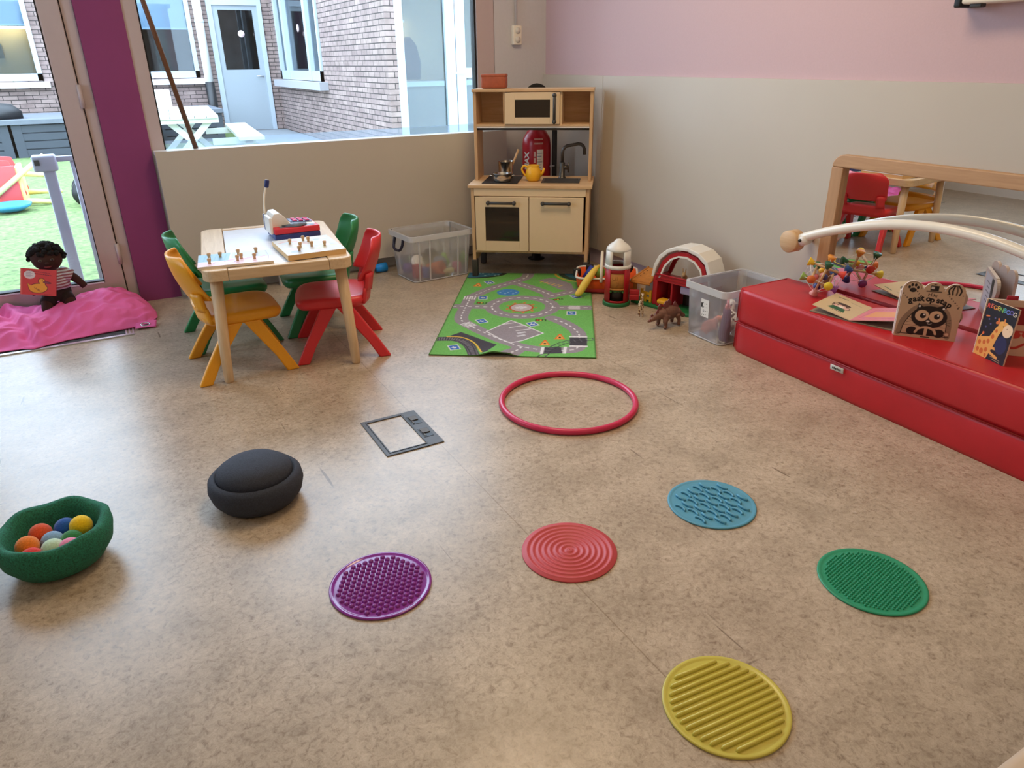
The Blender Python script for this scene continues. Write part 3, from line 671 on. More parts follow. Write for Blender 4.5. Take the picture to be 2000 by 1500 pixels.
# ================================================================ storage boxes
def storage_box(label, loc, rz, L_, W_, H_, ribs, handles, taper=.02):
    t = thing('storage_box', label, 'storage box', loc, rz)
    def rr(l, w, z, r=.03, n=5):
        out = []
        for cx, cy, a0 in ((1, 1, 0), (-1, 1, PI/2), (-1, -1, PI), (1, -1, 1.5*PI)):
            for k in range(n+1):
                a = a0+PI/2*k/n; out.append((cx*(l/2-r)+r*math.cos(a), cy*(w/2-r)+r*math.sin(a), z))
        return out
    obj('tub', MB().loft([rr(L_-2*taper-.02, W_-2*taper-.02, .001), rr(L_-2*taper, W_-2*taper, .010), rr(L_-.004, W_-.004, H_-.002)], 0, False, False).add(rr(L_-2*taper-.02, W_-2*taper-.02, .001), [tuple(range(24))]), M['clear'], t, recalc=True)
    obj('rim', MB().loft([rr(L_, W_, H_-.032), rr(L_+.016, W_+.016, H_-.03), rr(L_+.016, W_+.016, H_), rr(L_-.004, W_-.004, H_), rr(L_-.006, W_-.006, H_-.03)], 0, False, False), M['clear_rim'], t)
    for x in ribs:
        for s in (-1, 1):
            obj('rib', MB().loft([[(x+dx, s*(W_/2-taper-.001)+dy*s, .012) for dx, dy in ((-.004, 0), (.004, 0), (.004, .006), (-.004, .006))], [(x+dx, s*(W_/2-.003)+dy*s, H_-.03) for dx, dy in ((-.004, 0), (.004, 0), (.004, .006), (-.004, .006))]], sm=False), M['clear_rim'], t)
    obj('foot_rim', MB().tube(rr(L_-2*taper-.004, W_-2*taper-.004, .006), .004, 8, closed=True), M['clear_rim'], t)
    if handles:
        for s in (-1, 1):
            obj('handle', MB().tube(catmull([(s*(L_/2+.004), -.055, H_-.03), (s*(L_/2+.012), -.055, H_-.065), (s*(L_/2+.022), -.04, H_-.092), (s*(L_/2+.024), 0, H_-.098), (s*(L_/2+.022), .04, H_-.092), (s*(L_/2+.012), .055, H_-.065), (s*(L_/2+.004), .055, H_-.03)], 4), .0085, 10), mat('navy_plastic', (26, 26, 52), .4), t)
    return t
storage_box('clear storage box with dark handles beside the toy kitchen', (-.998, -.228, 0), .075, .415, .305, .282, (-.155, -.085, .105, .16), True)
def T1(x, y, z): c, s = math.cos(.075), math.sin(.075); return (-.998+x*c-y*s, -.228+x*s+y*c, z)
G1 = 'toys inside the clear box beside the kitchen'
def simple(name, label, cat, loc, mb, m, rz=0, group=None, rot=None, **kw):
    o = obj(name, mb, m, None, loc, rot or (0, 0, rz), **kw); return tag(o, label, cat, group)
simple('toy_cup', 'orange toy cup lying in the middle of the clear box by the kitchen', 'cup', T1(-.01, -.06, .052), MB().lathe([(.001, -.05), (.032, -.05), (.042, .05), (.039, .05), (.03, -.044), (.001, -.044)], 22, cap=False), C((226, 110, 50)), group=G1, rot=(1.35, .3, .6))
simple('toy_block', 'dark red block near the left end of the clear box', 'block', T1(-.135, -.06, .012), MB().rbox(-.022, .022, -.022, .022, 0, .08, .004), C((196, 44, 58)), .3, G1)
simple('toy_block', 'blue block beside the dark red block in the clear box', 'block', T1(-.085, -.07, .012), MB().rbox(-.024, .024, -.024, .024, 0, .055, .004), C((50, 80, 168)), .7, G1)
simple('toy_cube', 'pink cube at the right end of the clear box by the kitchen', 'block', T1(.13, -.075, .012), MB().rbox(-.022, .022, -.022, .022, 0, .062, .006), C((222, 120, 150)), .2, G1)
simple('toy_corn', 'cream toy vegetable lying low in the clear box', 'toy food', T1(.07, -.085, .030), MB().ball((0, 0, 0), (.048, .018, .018)), C((236, 222, 160)), .2, G1)
simple('toy_ball', 'grey ball between the cup and the pink cube in the clear box', 'ball', T1(.06, .015, .058), MB().ball((0, 0, 0), .046, 20, 14), C((120, 124, 136)), 0, G1)
simple('toy_bowl', 'olive brown bowl standing on edge in the clear box', 'bowl', T1(.02, .075, .078), MB().lathe([(.001, -.02), (.05, -.015), (.066, .02), (.06, .02), (.045, -.01), (.001, -.014)], 26, cap=False), C((112, 100, 70)), group=G1, rot=(1.2, 0, .3))
simple('toy_potlid', 'white saucer leaning inside the clear box by the kitchen', 'potlid', T1(-.075, .04, .075), MB().cyl((0, 0, -.006), (0, 0, .006), .05, n=24), M['white_plastic'], group=G1, rot=(1.0, .2, .2))  # the white disc is a loose toy lid
simple('toy_pear', 'green toy pear at the far side of the clear box', 'toy food', T1(.12, .07, .055), MB().lathe([(.001, -.042), (.028, -.036), (.036, -.012), (.022, .02), (.012, .045), (.001, .05)], 18, cap=False), C((130, 180, 70)), 0, G1)
simple('toy_plum', 'purple toy plum low at the back of the clear box', 'toy food', T1(-.14, .06, .046), MB().ball((0, 0, 0), .034, 16, 12), C((110, 80, 150)), 0, G1)
simple('toy_beaker', 'bright blue toy beaker lying against the radiator cover', 'cup', (-1.262, -.022, .030), MB().lathe([(.001, -.036), (.024, -.036), (.029, .036), (.026, .036), (.02, -.03), (.001, -.03)], 22, cap=False), C((24, 140, 226)), rot=(0, PI/2, .1))
simple('toy_apple', 'light green toy ball lying beside the bright blue beaker', 'ball', (-1.345, -.035, .027), MB().ball((0, 0, 0), .027, 18, 12), C((110, 196, 70)))

B2C = (-.198, -1.948)
t2 = storage_box('clear storage box of toy animals at the end of the red bench', (B2C[0], B2C[1], 0), 0, .366, .256, .262, (-.03,), False, .014)
# paper sticker on the side of the box
cv = Canvas(.05, .085, .001, (236, 234, 230))
for k in range(16): cv.rect(.008+((k*37) % 34)/1000, .008+((k*53) % 70)/1000, .004+((k*11) % 6)/1000, .003+((k*7) % 7)/1000, (40, 40, 44))
cv.rect(.006, .055, .010, .022, (20, 20, 20))
obj('sticker', picture(MB(), cv, .0004, (230, 230, 230), frameX((-.1778, .018, .115), (0, -1, 0), (-.050, 0, 1))), M['print'], t2)
def creature(label, cat, loc, rz, build, m, group=None, vox=.004, rot=None, name='toy_animal'):
    mb = MB(); build(mb); return tag(obj(name, mb, m, None, loc, rot or (0, 0, rz), mods=REMESH(vox, 2)), label, cat, group)
def quad(mb, l, hgt, th, neck=.5, head=.03, snout=.02, ear=.012, tail=.03):
    mb.ball((0, 0, hgt), (l/2, th*.55, th*.62), 16, 10)
    for x in (-.36, .36):
        for y in (-.3, .3):
            s = 1 if x > 0 else -1
            mb.tube([(x*l, y*th, hgt-.1*th), (x*l-.05*l*s, y*th*1.1, hgt*.5), (x*l, y*th*1.1, .006)], [th*.24, th*.14, th*.13], 8)
    hx = l*.5+neck*.3*th+.01; hz = hgt+neck*th*1.3
    mb.tube([(l*.36, 0, hgt+.1*th), (hx, 0, hz)], [th*.38, head*.6], 10); mb.ball((hx+.004, 0, hz), (head*.8, head*.6, head*.65), 12, 8)
    mb.tube([(hx, 0, hz), (hx+head*.8+snout, 0, hz-head*.35)], [head*.55, head*.38], 8)
    for y in (-1, 1): mb.tube([(hx-.2*head, y*head*.45, hz+head*.4), (hx-.4*head, y*head*.75, hz+head*.5+ear)], [ear*.35, ear*.15], 6)
    mb.tube([(-l*.47, 0, hgt+.2*th), (-l*.5-tail*.5, 0, hgt-.1*th), (-l*.52-tail*.7, 0, hgt-tail)], [th*.1, th*.08, th*.06], 6)
G2 = 'toy animals in the clear box by the bench'
creature('grey toy donkey at the open side of the animal box', 'toy animal', (-.295, -1.900, .066), -1.1, lambda m: quad(m, .085, .055, .05, .7, .022, .012, .022), C((112, 108, 106), .6), G2, .003, rot=(0, -.5, -1.1))
creature('pink toy pig lying on the animals in the clear box', 'toy animal', (-.31, -1.955, .032), -.9, lambda m: quad(m, .075, .035, .048, .2, .022, .012, .008, .012), C((236, 150, 130), .5), G2, .003, rot=(.2, -.6, -.9))
cow = mat('white_with_black_patches', (236, 232, 222), .55)
nt = cow.node_tree; v = coords(nt); nt.links.new(ramp(nt, noise(nt, v, 42, 2), [(.53, L((232, 228, 218))), (.56, L((36, 34, 34)))]), nt.nodes['Principled BSDF'].inputs['Base Color'])
creature('white toy cow with black patches behind the sticker of the animal box', 'toy animal', (-.262, -1.965, .05), 1.2, lambda m: quad(m, .10, .058, .055, .5, .025, .016, .01), cow, G2, .0035, rot=(.5, -.5, 1.2))
creature('brown toy horse lying at the bottom of the animal box', 'toy animal', (-.205, -1.905, .034), .4, lambda m: quad(m, .10, .06, .045, .8, .022, .016, .01), C((120, 88, 60), .6), G2, .0035, rot=(1.2, 0, .4))
creature('dark grey toy goat deep in the animal box', 'toy animal', (-.09, -1.95, .014), 1.7, lambda m: quad(m, .09, .05, .045, .6, .02, .014, .014), C((70, 70, 72), .6), G2, .0035)
t = thing('soft_doll', 'purple soft doll with raised pink hand in the animal box', 'doll', (-.318, -2.038, .016))
mb = MB().tube([(0, 0, 0), (-.004, 0, .05), (0, 0, .12)], [.024, .026, .020], 14).ball((0, 0, 0.01), (.03, .024, .012)).tube([(0, 0, .11), (-.002, 0, .15)], [.020, .018], 12)
obj('body', mb, C((112, 84, 128), .85), t, mods=REMESH(.004, 3))
mb = MB().ball((-.002, 0, .162), (.016, .010, .016), 12, 8)
for k, a in enumerate((-.6, -.25, .1, .45)): mb.tube([(-.002+.010*math.sin(a), .012*math.sin(a), .168), (-.002+.02*math.sin(a), .026*math.sin(a), .198-.004*abs(k-1.5))], [.0048, .0038], 8)
mb.tube([(-.002, -.008, .155), (-.006, -.022, .168)], [.005, .004], 8)
obj('hand', mb, C((226, 150, 160), .8), t)

# ================================================================ activity table with puzzles and till
TA = -.13; TC = Vector((-2.08, -.975, 0))
t = thing('play_table', 'pale wooden children\'s table with white drawing insert', 'table', TC, TA)
hw, hd, r = .29, .415, .045
def rrect(hx, hy, r, n=6): return [(cx*(hx-r)+r*math.cos(a0+PI/2*k/n), cy*(hy-r)+r*math.sin(a0+PI/2*k/n)) for cx, cy, a0 in ((1, 1, 0), (-1, 1, PI/2), (-1, -1, PI), (1, -1, 1.5*PI)) for k in range(n+1)]
def corner(x, sx): return None
# two end boards (rounded at the outer corners) with rails and inlay between them
def endboard(s):
    p = [(s*.195, -hd)]+[(s*(hw-r)+s*r*math.sin(PI/2*k/6), -(hd-r)-r*math.cos(PI/2*k/6)) for k in range(7)]+[(s*(hw-r)+s*r*math.cos(PI/2*k/6), (hd-r)+r*math.sin(PI/2*k/6)) for k in range(7)]+[(s*.195, hd)]
    return MB().prism(p, 'z', .436, .48)
for s in (-1, 1): obj('end_board', endboard(s), M['pine_y'], t, bevel=.004)
for s in (-1, 1): obj('rail', MB().box(-.194, .194, s*.4125-.0325 if s < 0 else .38-.0, s*.4125+.0025+.03 if s < 0 else .415, .436, .479) if False else MB().box(-.194, .194, min(s*.375, s*.415), max(s*.375, s*.415), .436, .479), M['pine'], t, bevel=.004)
obj('white_inlay', MB().box(-.192, .192, -.373, .373, .448, .476), C((222, 226, 236), .35), t, bevel=.002)
for sx in (-1, 1):
    for sy in (-1, 1):
        a, b = (sx*.243, sy*.362), (sx*.264, sy*.378)
        obj('leg', MB().tube([(a[0], a[1], .436), (b[0]*.99, b[1]*.99, .10), (b[0], b[1], .008), (b[0], b[1], 0)], [.0245, .021, .0195, .0165], 14), M['pine_v'], t)
obj('lower_tray', MB().box(-.05, .20, .06, .30, .395, .412).box(-.05, .20, .06, .07, .412, .435).box(-.05, .20, .29, .30, .412, .435), C((206, 216, 230), .4), t)
def tw(x, y, z=.4802):
    c, s = math.cos(TA), math.sin(TA); return (TC.x+x*c-y*s, TC.y+x*s+y*c, z)
def puzzle(label, quadpts, th, cv, pegs, edge):
    o = Vector(quadpts[0]); ex = Vector(quadpts[1])-o; w_ = ex.length
    t = thing('peg_puzzle', label, 'puzzle', o, math.atan2(ex.y, ex.x), 'wooden peg puzzles on the table')
    obj('board', picture(MB(), cv, th, edge, Matrix.Translation((0, 0, th))), M['print'], t)
    for (x, y) in pegs: obj('peg', MB().lathe([(.001, th), (.0058, th), (.005, th+.006), (.0075, th+.014), (.0078, th+.020), (.005, th+.0225), (.001, th+.0228)], 14, (x, y, 0), cap=False), M['birch_v'], t)
cv = Canvas(.285, .205, .0022, (236, 232, 240))
cv.poly([(0, .08), (.115, .075), (.125, .205), (0, .205)], (150, 196, 222)).poly([(.125, .1), (.285, .09), (.285, .2), (.13, .205)], (206, 222, 240)).poly([(0, 0), (.285, 0), (.285, .09), (.12, .1), (.115, .06), (0, .07)], (240, 214, 228))
cv.ell(.1, .045, .04, .022, (250, 244, 246)).ell(.1, .045, .04, .022, (190, 140, 190), ring=.003).line([(.10, .06), (.14, .085), (.2, .08), (.255, .095)], .008, (222, 150, 190), smooth=6)
for k in range(5): cv.line([(.02+k*.02, .09), (.03+k*.02, .19)], .003, (126, 178, 210))
cv.line([(.18, .08), (.23, .11), (.27, .095)], .003, (90, 80, 110), smooth=6).line([(.265, .03), (.27, .1), (.262, .19)], .002, (120, 110, 140), smooth=5)
P0 = tw(-.32, -.325)
puzzle('white edged peg puzzle with pale blue and pink picture, on the table corner', (tw(-.302, -.372), tw(-.02, -.378)), .010, cv, [(.045, .045), (.043, .135), (.085, .140), (.155, .158), (.225, .165), (.150, .055), (.165, .083), (.215, .060)], (232, 222, 206))
cv = Canvas(.24, .30, .0022, (206, 204, 198))
rng = random.Random(3)
for k in range(26): cv.ell(rng.uniform(.02, .22), rng.uniform(.02, .28), rng.uniform(.008, .03), rng.uniform(.006, .02), rng.choice([(216, 190, 184), (190, 200, 204), (206, 206, 180), (178, 190, 180), (226, 220, 214)]), rng.uniform(0, 3))
cv.ell(.05, .05, .022, .016, (170, 186, 206)); cv.line([(.02, .24), (.06, .255), (.09, .24)], .012, (214, 160, 150), smooth=5)
puzzle('thick peg puzzle with faded greyish picture in front of the toy till', (tw(.040, -.375), tw(.278, -.345)), .022, cv, [(.06, .055), (.08, .12), (.125, .11), (.175, .09), (.055, .20), (.12, .235), (.135, .205)], (222, 184, 128))
# toy till / weighing scale
t = thing('toy_till', 'white, red and blue toy cash till on the far side of the table', 'toy till', tw(.115, .105), TA+.12)
obj('blue_base', MB().rbox(-.10, .105, -.075, .10, 0, .026, .005), C((40, 58, 128)), t)
obj('red_drawer', MB().rbox(-.10, .105, -.077, .10, .026, .052, .005), C((214, 48, 66)), t)
obj('grey_dish', MB().box(-.07, .085, -.062, .0, .0522, .053).lathe([(.001, .056), (.055, .053), (.058, .057), (.001, .062)], 26, (.0, -.02, 0), cap=False), C((104, 116, 136)), t)
obj('white_housing', MB().prism([(-.10, .026), (-.10, .085), (-.085, .110), (-.06, .112), (-.04, .095), (-.015, .06), (.06, .055), (.10, .053), (.10, .045), (-.07, .045)], 'y', -.03, .098).box(-.115, -.10, -.06, .08, .026, .10), M['white_plastic'], t, bevel=.004)
kp_ = obj('key_panel', MB().box(-.012, .088, .005, .09, .0595, .0625), C((52, 62, 120)), t, rot=(0, .055, 0))
for a in range(3):
    for b in range(3): obj('key', MB().rbox(.002+a*.028, .022+a*.028, .014+b*.024, .030+b*.024, .0625, .067, .0015, 1), C((226, 60, 130)), kp_)
obj('pen_holder', MB().cyl((-.108, .055, .03), (-.108, .055, .10), .009), C((52, 52, 110)), t)
obj('microphone_stem', MB().tube(catmull([(-.108, .055, .10), (-.104, .055, .15), (-.096, .055, .19), (-.084, .055, .222)], 5), .0045, 10), M['cream_plastic'], t)
obj('microphone_tip', MB().rbox(-.010, .010, -.009, .009, 0, .036, .006), C((34, 44, 104)), t, loc=(-.084, .055, .216), rot=(0, .25, 0))

# ================================================================ chairs
def chair(name, label, m, loc, rz):
    t = thing(name, label, 'chair', loc, rz, 'plastic chairs around the little table')
    def se(sx, sy, z, x0=.01, n=36, e=4.2):
        o = []
        for k in range(n):
            a = 2*PI*k/n; c, s = math.cos(a), math.sin(a)
            o.append((x0+sx*math.copysign(abs(c)**(2/e), c), sy*math.copysign(abs(s)**(2/e), s), z-.012*max(0, c)**3*(sx/.16)**3))
        return o
    obj('seat', MB().loft([se(.125, .125, .232), se(.150, .150, .232), se(.160, .160, .246), se(.163, .163, .262), se(.155, .155, .276), se(.135, .135, .279), se(.08, .08, .270), se(.01, .01, .267)], sm=True), m, t)
    # backrest shell with rounded shoulders, waist slot and lower band
    def back(u, v):
        wv = .156-.018*(1-v)**2; q = (2*u-1)
        k = .5+.5*v; lim = 1.0
        if v > .72: lim = math.sqrt(max(0, 1-((v-.72)/.28)**2*.62))
        y = q*wv*lim
        return (-.172-.055*v+.075*(abs(q)**2.4)*(1-.35*v)-.010*math.sin(PI*v), y, .338+.182*v)
    obj('backrest', MB().surf(back, 18, 12), m, t, mods=[('SOLIDIFY', dict(thickness=.013, offset=0)), ('SUBSURF', dict(levels=1, render_levels=1))])
    def band(u, v):
        q = 2*u-1; return (-.152+.036*q*q-.012*v, q*(.150-.008*v), .244+.064*v)
    bmb = MB().surf(band, 16, 4)
    for s in (-1, 1):
        bmb.surf(lambda u, v, s=s: (-.158-.014*v+.03*u, s*(.098+.042*u), .295+.075*v), 3, 4)
    obj('back_support', bmb, m, t, mods=[('SOLIDIFY', dict(thickness=.014, offset=0))])
    for sx in (1, -1):
        for sy in (1, -1):
            fx = .168 if sx > 0 else -.190; fy = sy*.178
            def R4(x, y, z, a, b): return [(x-a, y-b, z), (x+a, y-b, z), (x+a, y+b, z), (x-a, y+b, z)]
            top = sx*.034
            mbl = MB().loft([R4(fx, fy, 0, .026, .014), R4(fx*.72+top*.28, fy-sy*.012, .075, .0255, .014), R4(top, sy*.138, .236, .034, .017)], sm=False)
            obj('leg', mbl, m, t, bevel=.006)
    return t
chair('kid_chair', 'yellow plastic child\'s chair, nearest on the left of the table', M['chair_yellow'], (-2.292, -1.130, 0), .0)
chair('kid_chair', 'red plastic child\'s chair on the right of the table', M['chair_red'], (-1.868, -1.152, 0), PI-.24)
chair('kid_chair', 'green plastic child\'s chair behind the yellow one', M['chair_green'], (-2.268, -.745, 0), .0)
chair('kid_chair', 'green plastic child\'s chair behind the red one', M['chair_green'], (-1.845, -.765, 0), PI-.12)

# ================================================================ road map rug
RA = -.5884; RO = Vector((-1.5586, -1.4719, 0)); RW, RL = .752, 1.36
cv = Canvas(RW, RL, .0031, (112, 184, 92))
GR, DK, WH = (150, 142, 150), (66, 62, 72), (232, 232, 236)
roads = [[(.079, .846), (.074, .662), (.079, .484), (.14, .385), (.259, .251), (.355, .158), (.415, .114), (.502, .083), (.614, .078), (.67, .118), (.676, .296), (.622, .425), (.54, .523)],
         [(.078, .857), (.177, 1.025), (.309, 1.182), (.363, 1.263), (.373, 1.345)], [(.327, 1.131), (.426, 1.035), (.522, .921)], [(.523, .898), (.577, .935), (.66, .997), (.752, 1.07)],
         [(.535, .692), (.75, .701)], [(.0, .69), (.213, .689)], [(.415, .114), (.36, -.01)]]
cv.poly([(.44, 1.213), (.527, 1.269), (.638, 1.143), (.66, .99), (.575, 1.017)], GR)
for rd in roads: cv.line(rd, .072, GR, smooth=6)
cv.ell(.377, .702, .163, .158, GR, ring=.075)
cv.ell(.522, .905, .045, .05, GR)
for rd in roads: cv.line(rd, .007, WH, (.042, .022), 6)
cv.line([(.377+.163*math.cos(a*PI/20), .702+.158*math.sin(a*PI/20)) for a in range(41)], .008, WH, (.045, .024))
cv.ell(.373, .686, .066, .07, (190, 84, 40)).ell(.373, .686, .056, .06, (196, 186, 190)).rect(.373, .686, .06, .03, (222, 222, 230), .2).rect(.373, .686, .016, .05, (222, 222, 230), .2)
for a in range(9): cv.ell(.373+.078*math.cos(a*.7), .686+.082*math.sin(a*.7), .008, .009, (214, 120, 60))
cv.ell(.28, .955, .064, .062, (66, 134, 204))
for k in range(7): cv.ell(.235+.015*k, .955+.03*math.sin(k*2.1), .006, .005, (170, 210, 240))
cv.poly([(.228, .309), (.335, .476), (.382, .432), (.505, .297), (.41, .193), (.355, .16), (.30, .215)], GR, WH, .007)
for a in (.40, .355, .31): cv.line([(.30+(.40-a)*.8, a+.015), (.36+(.40-a)*.9, a+.045)], .007, WH)
for a in (.30, .26): cv.rect(.40, a, .045, .018, (206, 206, 214), .5)
cv.poly([(.0, .198), (.105, .295), (.294, .131), (.262, .0), (.0, .0)], (112, 184, 92)).poly([(.03, .205), (.105, .295), (.296, .131), (.262, .02), (.24, .02), (.19, .13), (.12, .205)], DK)
cv.line([(.0, .195), (.099, .195), (.165, .122), (.205, .0)], .052, DK, smooth=6).line([(.0, .195), (.099, .195), (.165, .122), (.205, .0)], .042, (128, 124, 134), (.012, .006), 6)
for d_ in (-.011, .011): cv.line([(.0, .195+d_), (.099+d_*.6, .195+d_), (.165+d_, .122+d_), (.205+d_, .0)], .005, (48, 46, 54), smooth=6)
cv.line([(.048, .228), (.12, .222), (.188, .152), (.236, .03)], .008, (236, 200, 70), smooth=6)
rail = [(.50, -.01), (.526, .029), (.557, .113), (.624, .187), (.728, .224), (.76, .23)]
cv.poly([(.518, .11), (.594, .118), (.60, .04), (.518, .032)], DK).poly([(.632, .243), (.714, .246), (.714, .146), (.633, .142)], DK)
for d_ in (-.013, .013): cv.line([(a+d_*.6, b-d_) for a, b in rail], .0055, (52, 50, 56), smooth=6)
cv.line(rail, .036, (96, 96, 104), (.03, .005), 6)
for x_, y_, w_, h_, r_ in ((.509, .072, .014, .085, -.05), (.612, .08, .014, .085, -.05), (.673, .256, .085, .014, 0), (.673, .132, .085, .014, 0)): cv.rect(x_, y_, w_, h_, WH, r_)
for cx, cy, r_ in ((.075, .845, 0), (.128, .402, -.8)):
    for k in range(5): cv.rect(cx+(k-2)*.0145*math.cos(r_), cy+(k-2)*.0145*math.sin(r_), .0075, .06, WH, r_)
cv.rect(.655, .70, .06, .06, (206, 202, 210))
for x_, y_, r_ in ((.148, .849, .1), (.187, .46, .5), (.447, .426, .5), (.64, .606, 0), (.102, .091, .4), (.663, .893, .6), (.153, 1.15, .5)):
    cv.rect(x_, y_, .05, .062, WH, r_).rect(x_, y_, .041, .052, (46, 110, 190), r_).rect(x_, y_, .018, .022, WH, r_+.7).rect(x_, y_+.004, .008, .010, (46, 110, 190), r_)
for x_, y_, r_ in ((.152, .756, 0), (.565, .837, .5), (.485, .487, 0)):
    cv.rect(x_, y_, .056, .024, (44, 60, 40), r_)
    for k, q in enumerate(((220, 70, 50), (236, 190, 60), (120, 200, 90))): cv.ell(x_+(k-1)*.016*math.cos(r_), y_+(k-1)*.016*math.sin(r_), .0055, .007, q)
for x_, y_ in ((.09, 1.096), (.518, .166), (.586, .25)):
    cv.poly([(x_-.026, y_-.03), (x_+.026, y_-.03), (x_+.004, y_+.042), (x_-.004, y_+.042)], (226, 110, 40)).poly([(x_-.017, y_-.022), (x_+.017, y_-.022), (x_, y_+.028)], (240, 190, 90)).rect(x_, y_-.006, .012, .018, (60, 40, 30))
cv.ell(.02, 1.36, .22, .125, (46, 60, 48)).ell(.01, 1.37, .20, .115, (52, 110, 140)); cv.ell(.76, 1.36, .22, .19, (222, 180, 60), ring=.012).ell(.76, 1.36, .20, .175, (50, 70, 54)).ell(.77, 1.37, .175, .155, (48, 104, 128))
for k in range(9): cv.ell(.03+.02*k, 1.33-.03*math.sin(k*1.9), .007, .006, (150, 200, 214))
for k in range(6): cv.line([(.455+k*.022, 1.165-k*.016), (.475+k*.022, 1.185-k*.016)], .008, (230, 196, 90))
for a in (0, RW): cv.line([(a, 0), (a, RL)], .012, (84, 128, 62))
rng = np.random.RandomState(4); cv.c *= (1+.10*rng.randn(*cv.X.shape)*.8)[..., None]; cv.c = np.clip(cv.c, 0, 1)
def rugz(x, y):
    return .0062+.020*np.exp(-((x-.295-.18*y)/.052)**2)*np.exp(-(y/.085)**2)+.010*np.exp(-((x-.36)/.03)**2)*np.exp(-(y/.05)**2)+.0008*np.sin(x*19+2)*np.exp(-y/.1)
o = obj('play_rug', picture(MB(), cv, .006, (70, 110, 52), zfn=rugz), M['rugprint'], None, RO, (0, 0, RA)); tag(o, 'green road map play rug in front of the toy kitchen', 'rug')

# ================================================================ hoop, mats, stones
tag(obj('hoop', MB().tube([(.257*math.cos(2*PI*k/72), .257*math.sin(2*PI*k/72), .0115) for k in range(72)], .0115, 14, closed=True), M['hoop'], None, (-1.288, -2.203, 0)), 'raspberry pink hoop lying flat on the floor', 'hoop')
R0 = .1285
def mat_disc(rimh=.0045): return [(.001, 0), (R0-.002, 0), (R0, .0015), (R0, rimh), (R0-.003, rimh+.001), (R0-.008, rimh+.0005), (R0-.011, .0035), (R0-.0125, .0034), (R0-.016, .0034), (.03, .0034), (.001, .0034)]
def texture_mat(label, loc, rz, mb, m): return tag(obj('sensory_mat', mb, m, None, loc, (0, 0, rz)), label, 'sensory mat', 'round textured floor mats')
def dome(mb, x, y, r, h, z=.0033, n=8):
    mb.loft([[(x+q*r*math.cos(2*PI*i/n), y+q*r*math.sin(2*PI*i/n), z+h*k) for i in range(n)] for q, k in ((1, 0), (.9, .55), (.6, .88), (.08, 1))], 0, False, True)
mb = MB().lathe(mat_disc(), 72, cap=False); s = .0162
for j in range(-9, 10):
    for i in range(-9, 10):
        x, y = (i+.5*(j % 2))*s, j*s*.866
        if math.hypot(x, y) < .108: dome(mb, x, y, .0070, .0060)
texture_mat('purple round mat covered in big knobs', (-2.278, -2.846, 0), .0, mb, silicone('purple_silicone', (138, 50, 148), .97, .09))
prof = [(.001, .0), (R0-.002, 0), (R0, .002), (R0-.001, .004)]
for k in range(8):
    r_ = .119-k*.0155
    prof += [(r_, .0035), (r_-.002, .0065), (r_-.005, .0070), (r_-.008, .0055), (r_-.0105, .0035)]
prof += [(.008, .0035), (.006, .0065), (.001, .0068)]
texture_mat('coral pink round mat with concentric rings', (-1.79, -2.972, 0), 0, MB().lathe([p for p in prof if p[0] > 0], 72, cap=False), silicone('coral_silicone', (200, 74, 80), .97, .5))
mb = MB().lathe(mat_disc(.004), 72, cap=False)
for j in range(-3, 4):
    for i in range(-4, 5):
        x, y = (i+.5*(j % 2))*.0265, j*.037
        if math.hypot(x, y) < .100:
            sg = 1 if (i+j) % 2 else -1
            mb.tube([(x+sg*(.0075*math.cos(a*.95)-.004), y+.0185*math.sin(a), .0040+.0035*math.cos(a*.9)) for a in (-1.5, -1.0, -.5, 0, .5, 1.0, 1.5)], .0040, 6)
texture_mat('light blue round mat with curved ridges', (-1.30, -2.995, 0), .12, mb, silicone('blue_silicone', (92, 166, 194), .86, .4))
mb = MB().lathe(mat_disc(.004), 72, cap=False); s = .0094
for j in range(-13, 14):
    for i in range(-13, 14):
        x, y = (i+.5*(j % 2))*s, j*s*.866
        if math.hypot(x, y) < .109: dome(mb, x, y, .0034, .0042, n=6)
texture_mat('emerald green round mat with fine pimples', (-1.196, -3.454, 0), .2, mb, silicone('green_silicone', (34, 152, 110), .95, .4))
mb = MB().lathe(mat_disc(), 72, cap=False)
for k in range(13):
    y = (k-6)*.0163; x = math.sqrt(max(0, .112**2-y*y))
    mb.tube([(-x, y, .0032), (-x+.003, y, .0062), (x-.003, y, .0062), (x, y, .0032)], [.003, .0042, .0042, .003], 8)
texture_mat('yellow round mat with straight ribs', (-1.79, -3.553, 0), -.08, mb, silicone('yellow_silicone', (222, 208, 92), .82, .3))
# dark balance stone
t = thing('balance_stone', 'dark blue grey foam balance stone alone on the floor', 'balance stone', (-2.465, -2.285, 0), .3); t.scale = (1, 1, 1.09)
obj('ring', MB().lathe([(.001, 0), (.085, 0), (.112, .008), (.130, .030), (.1375, .056), (.134, .078), (.122, .089), (.113, .088), (.108, .078), (.001, .076)], 56, cap=False), M['charcoal'], t)
obj('dome', MB().lathe([(.106, .076), (.110, .090), (.104, .104), (.083, .118), (.046, .127), (.001, .130)], 56, cap=False), M['charcoal'], t)
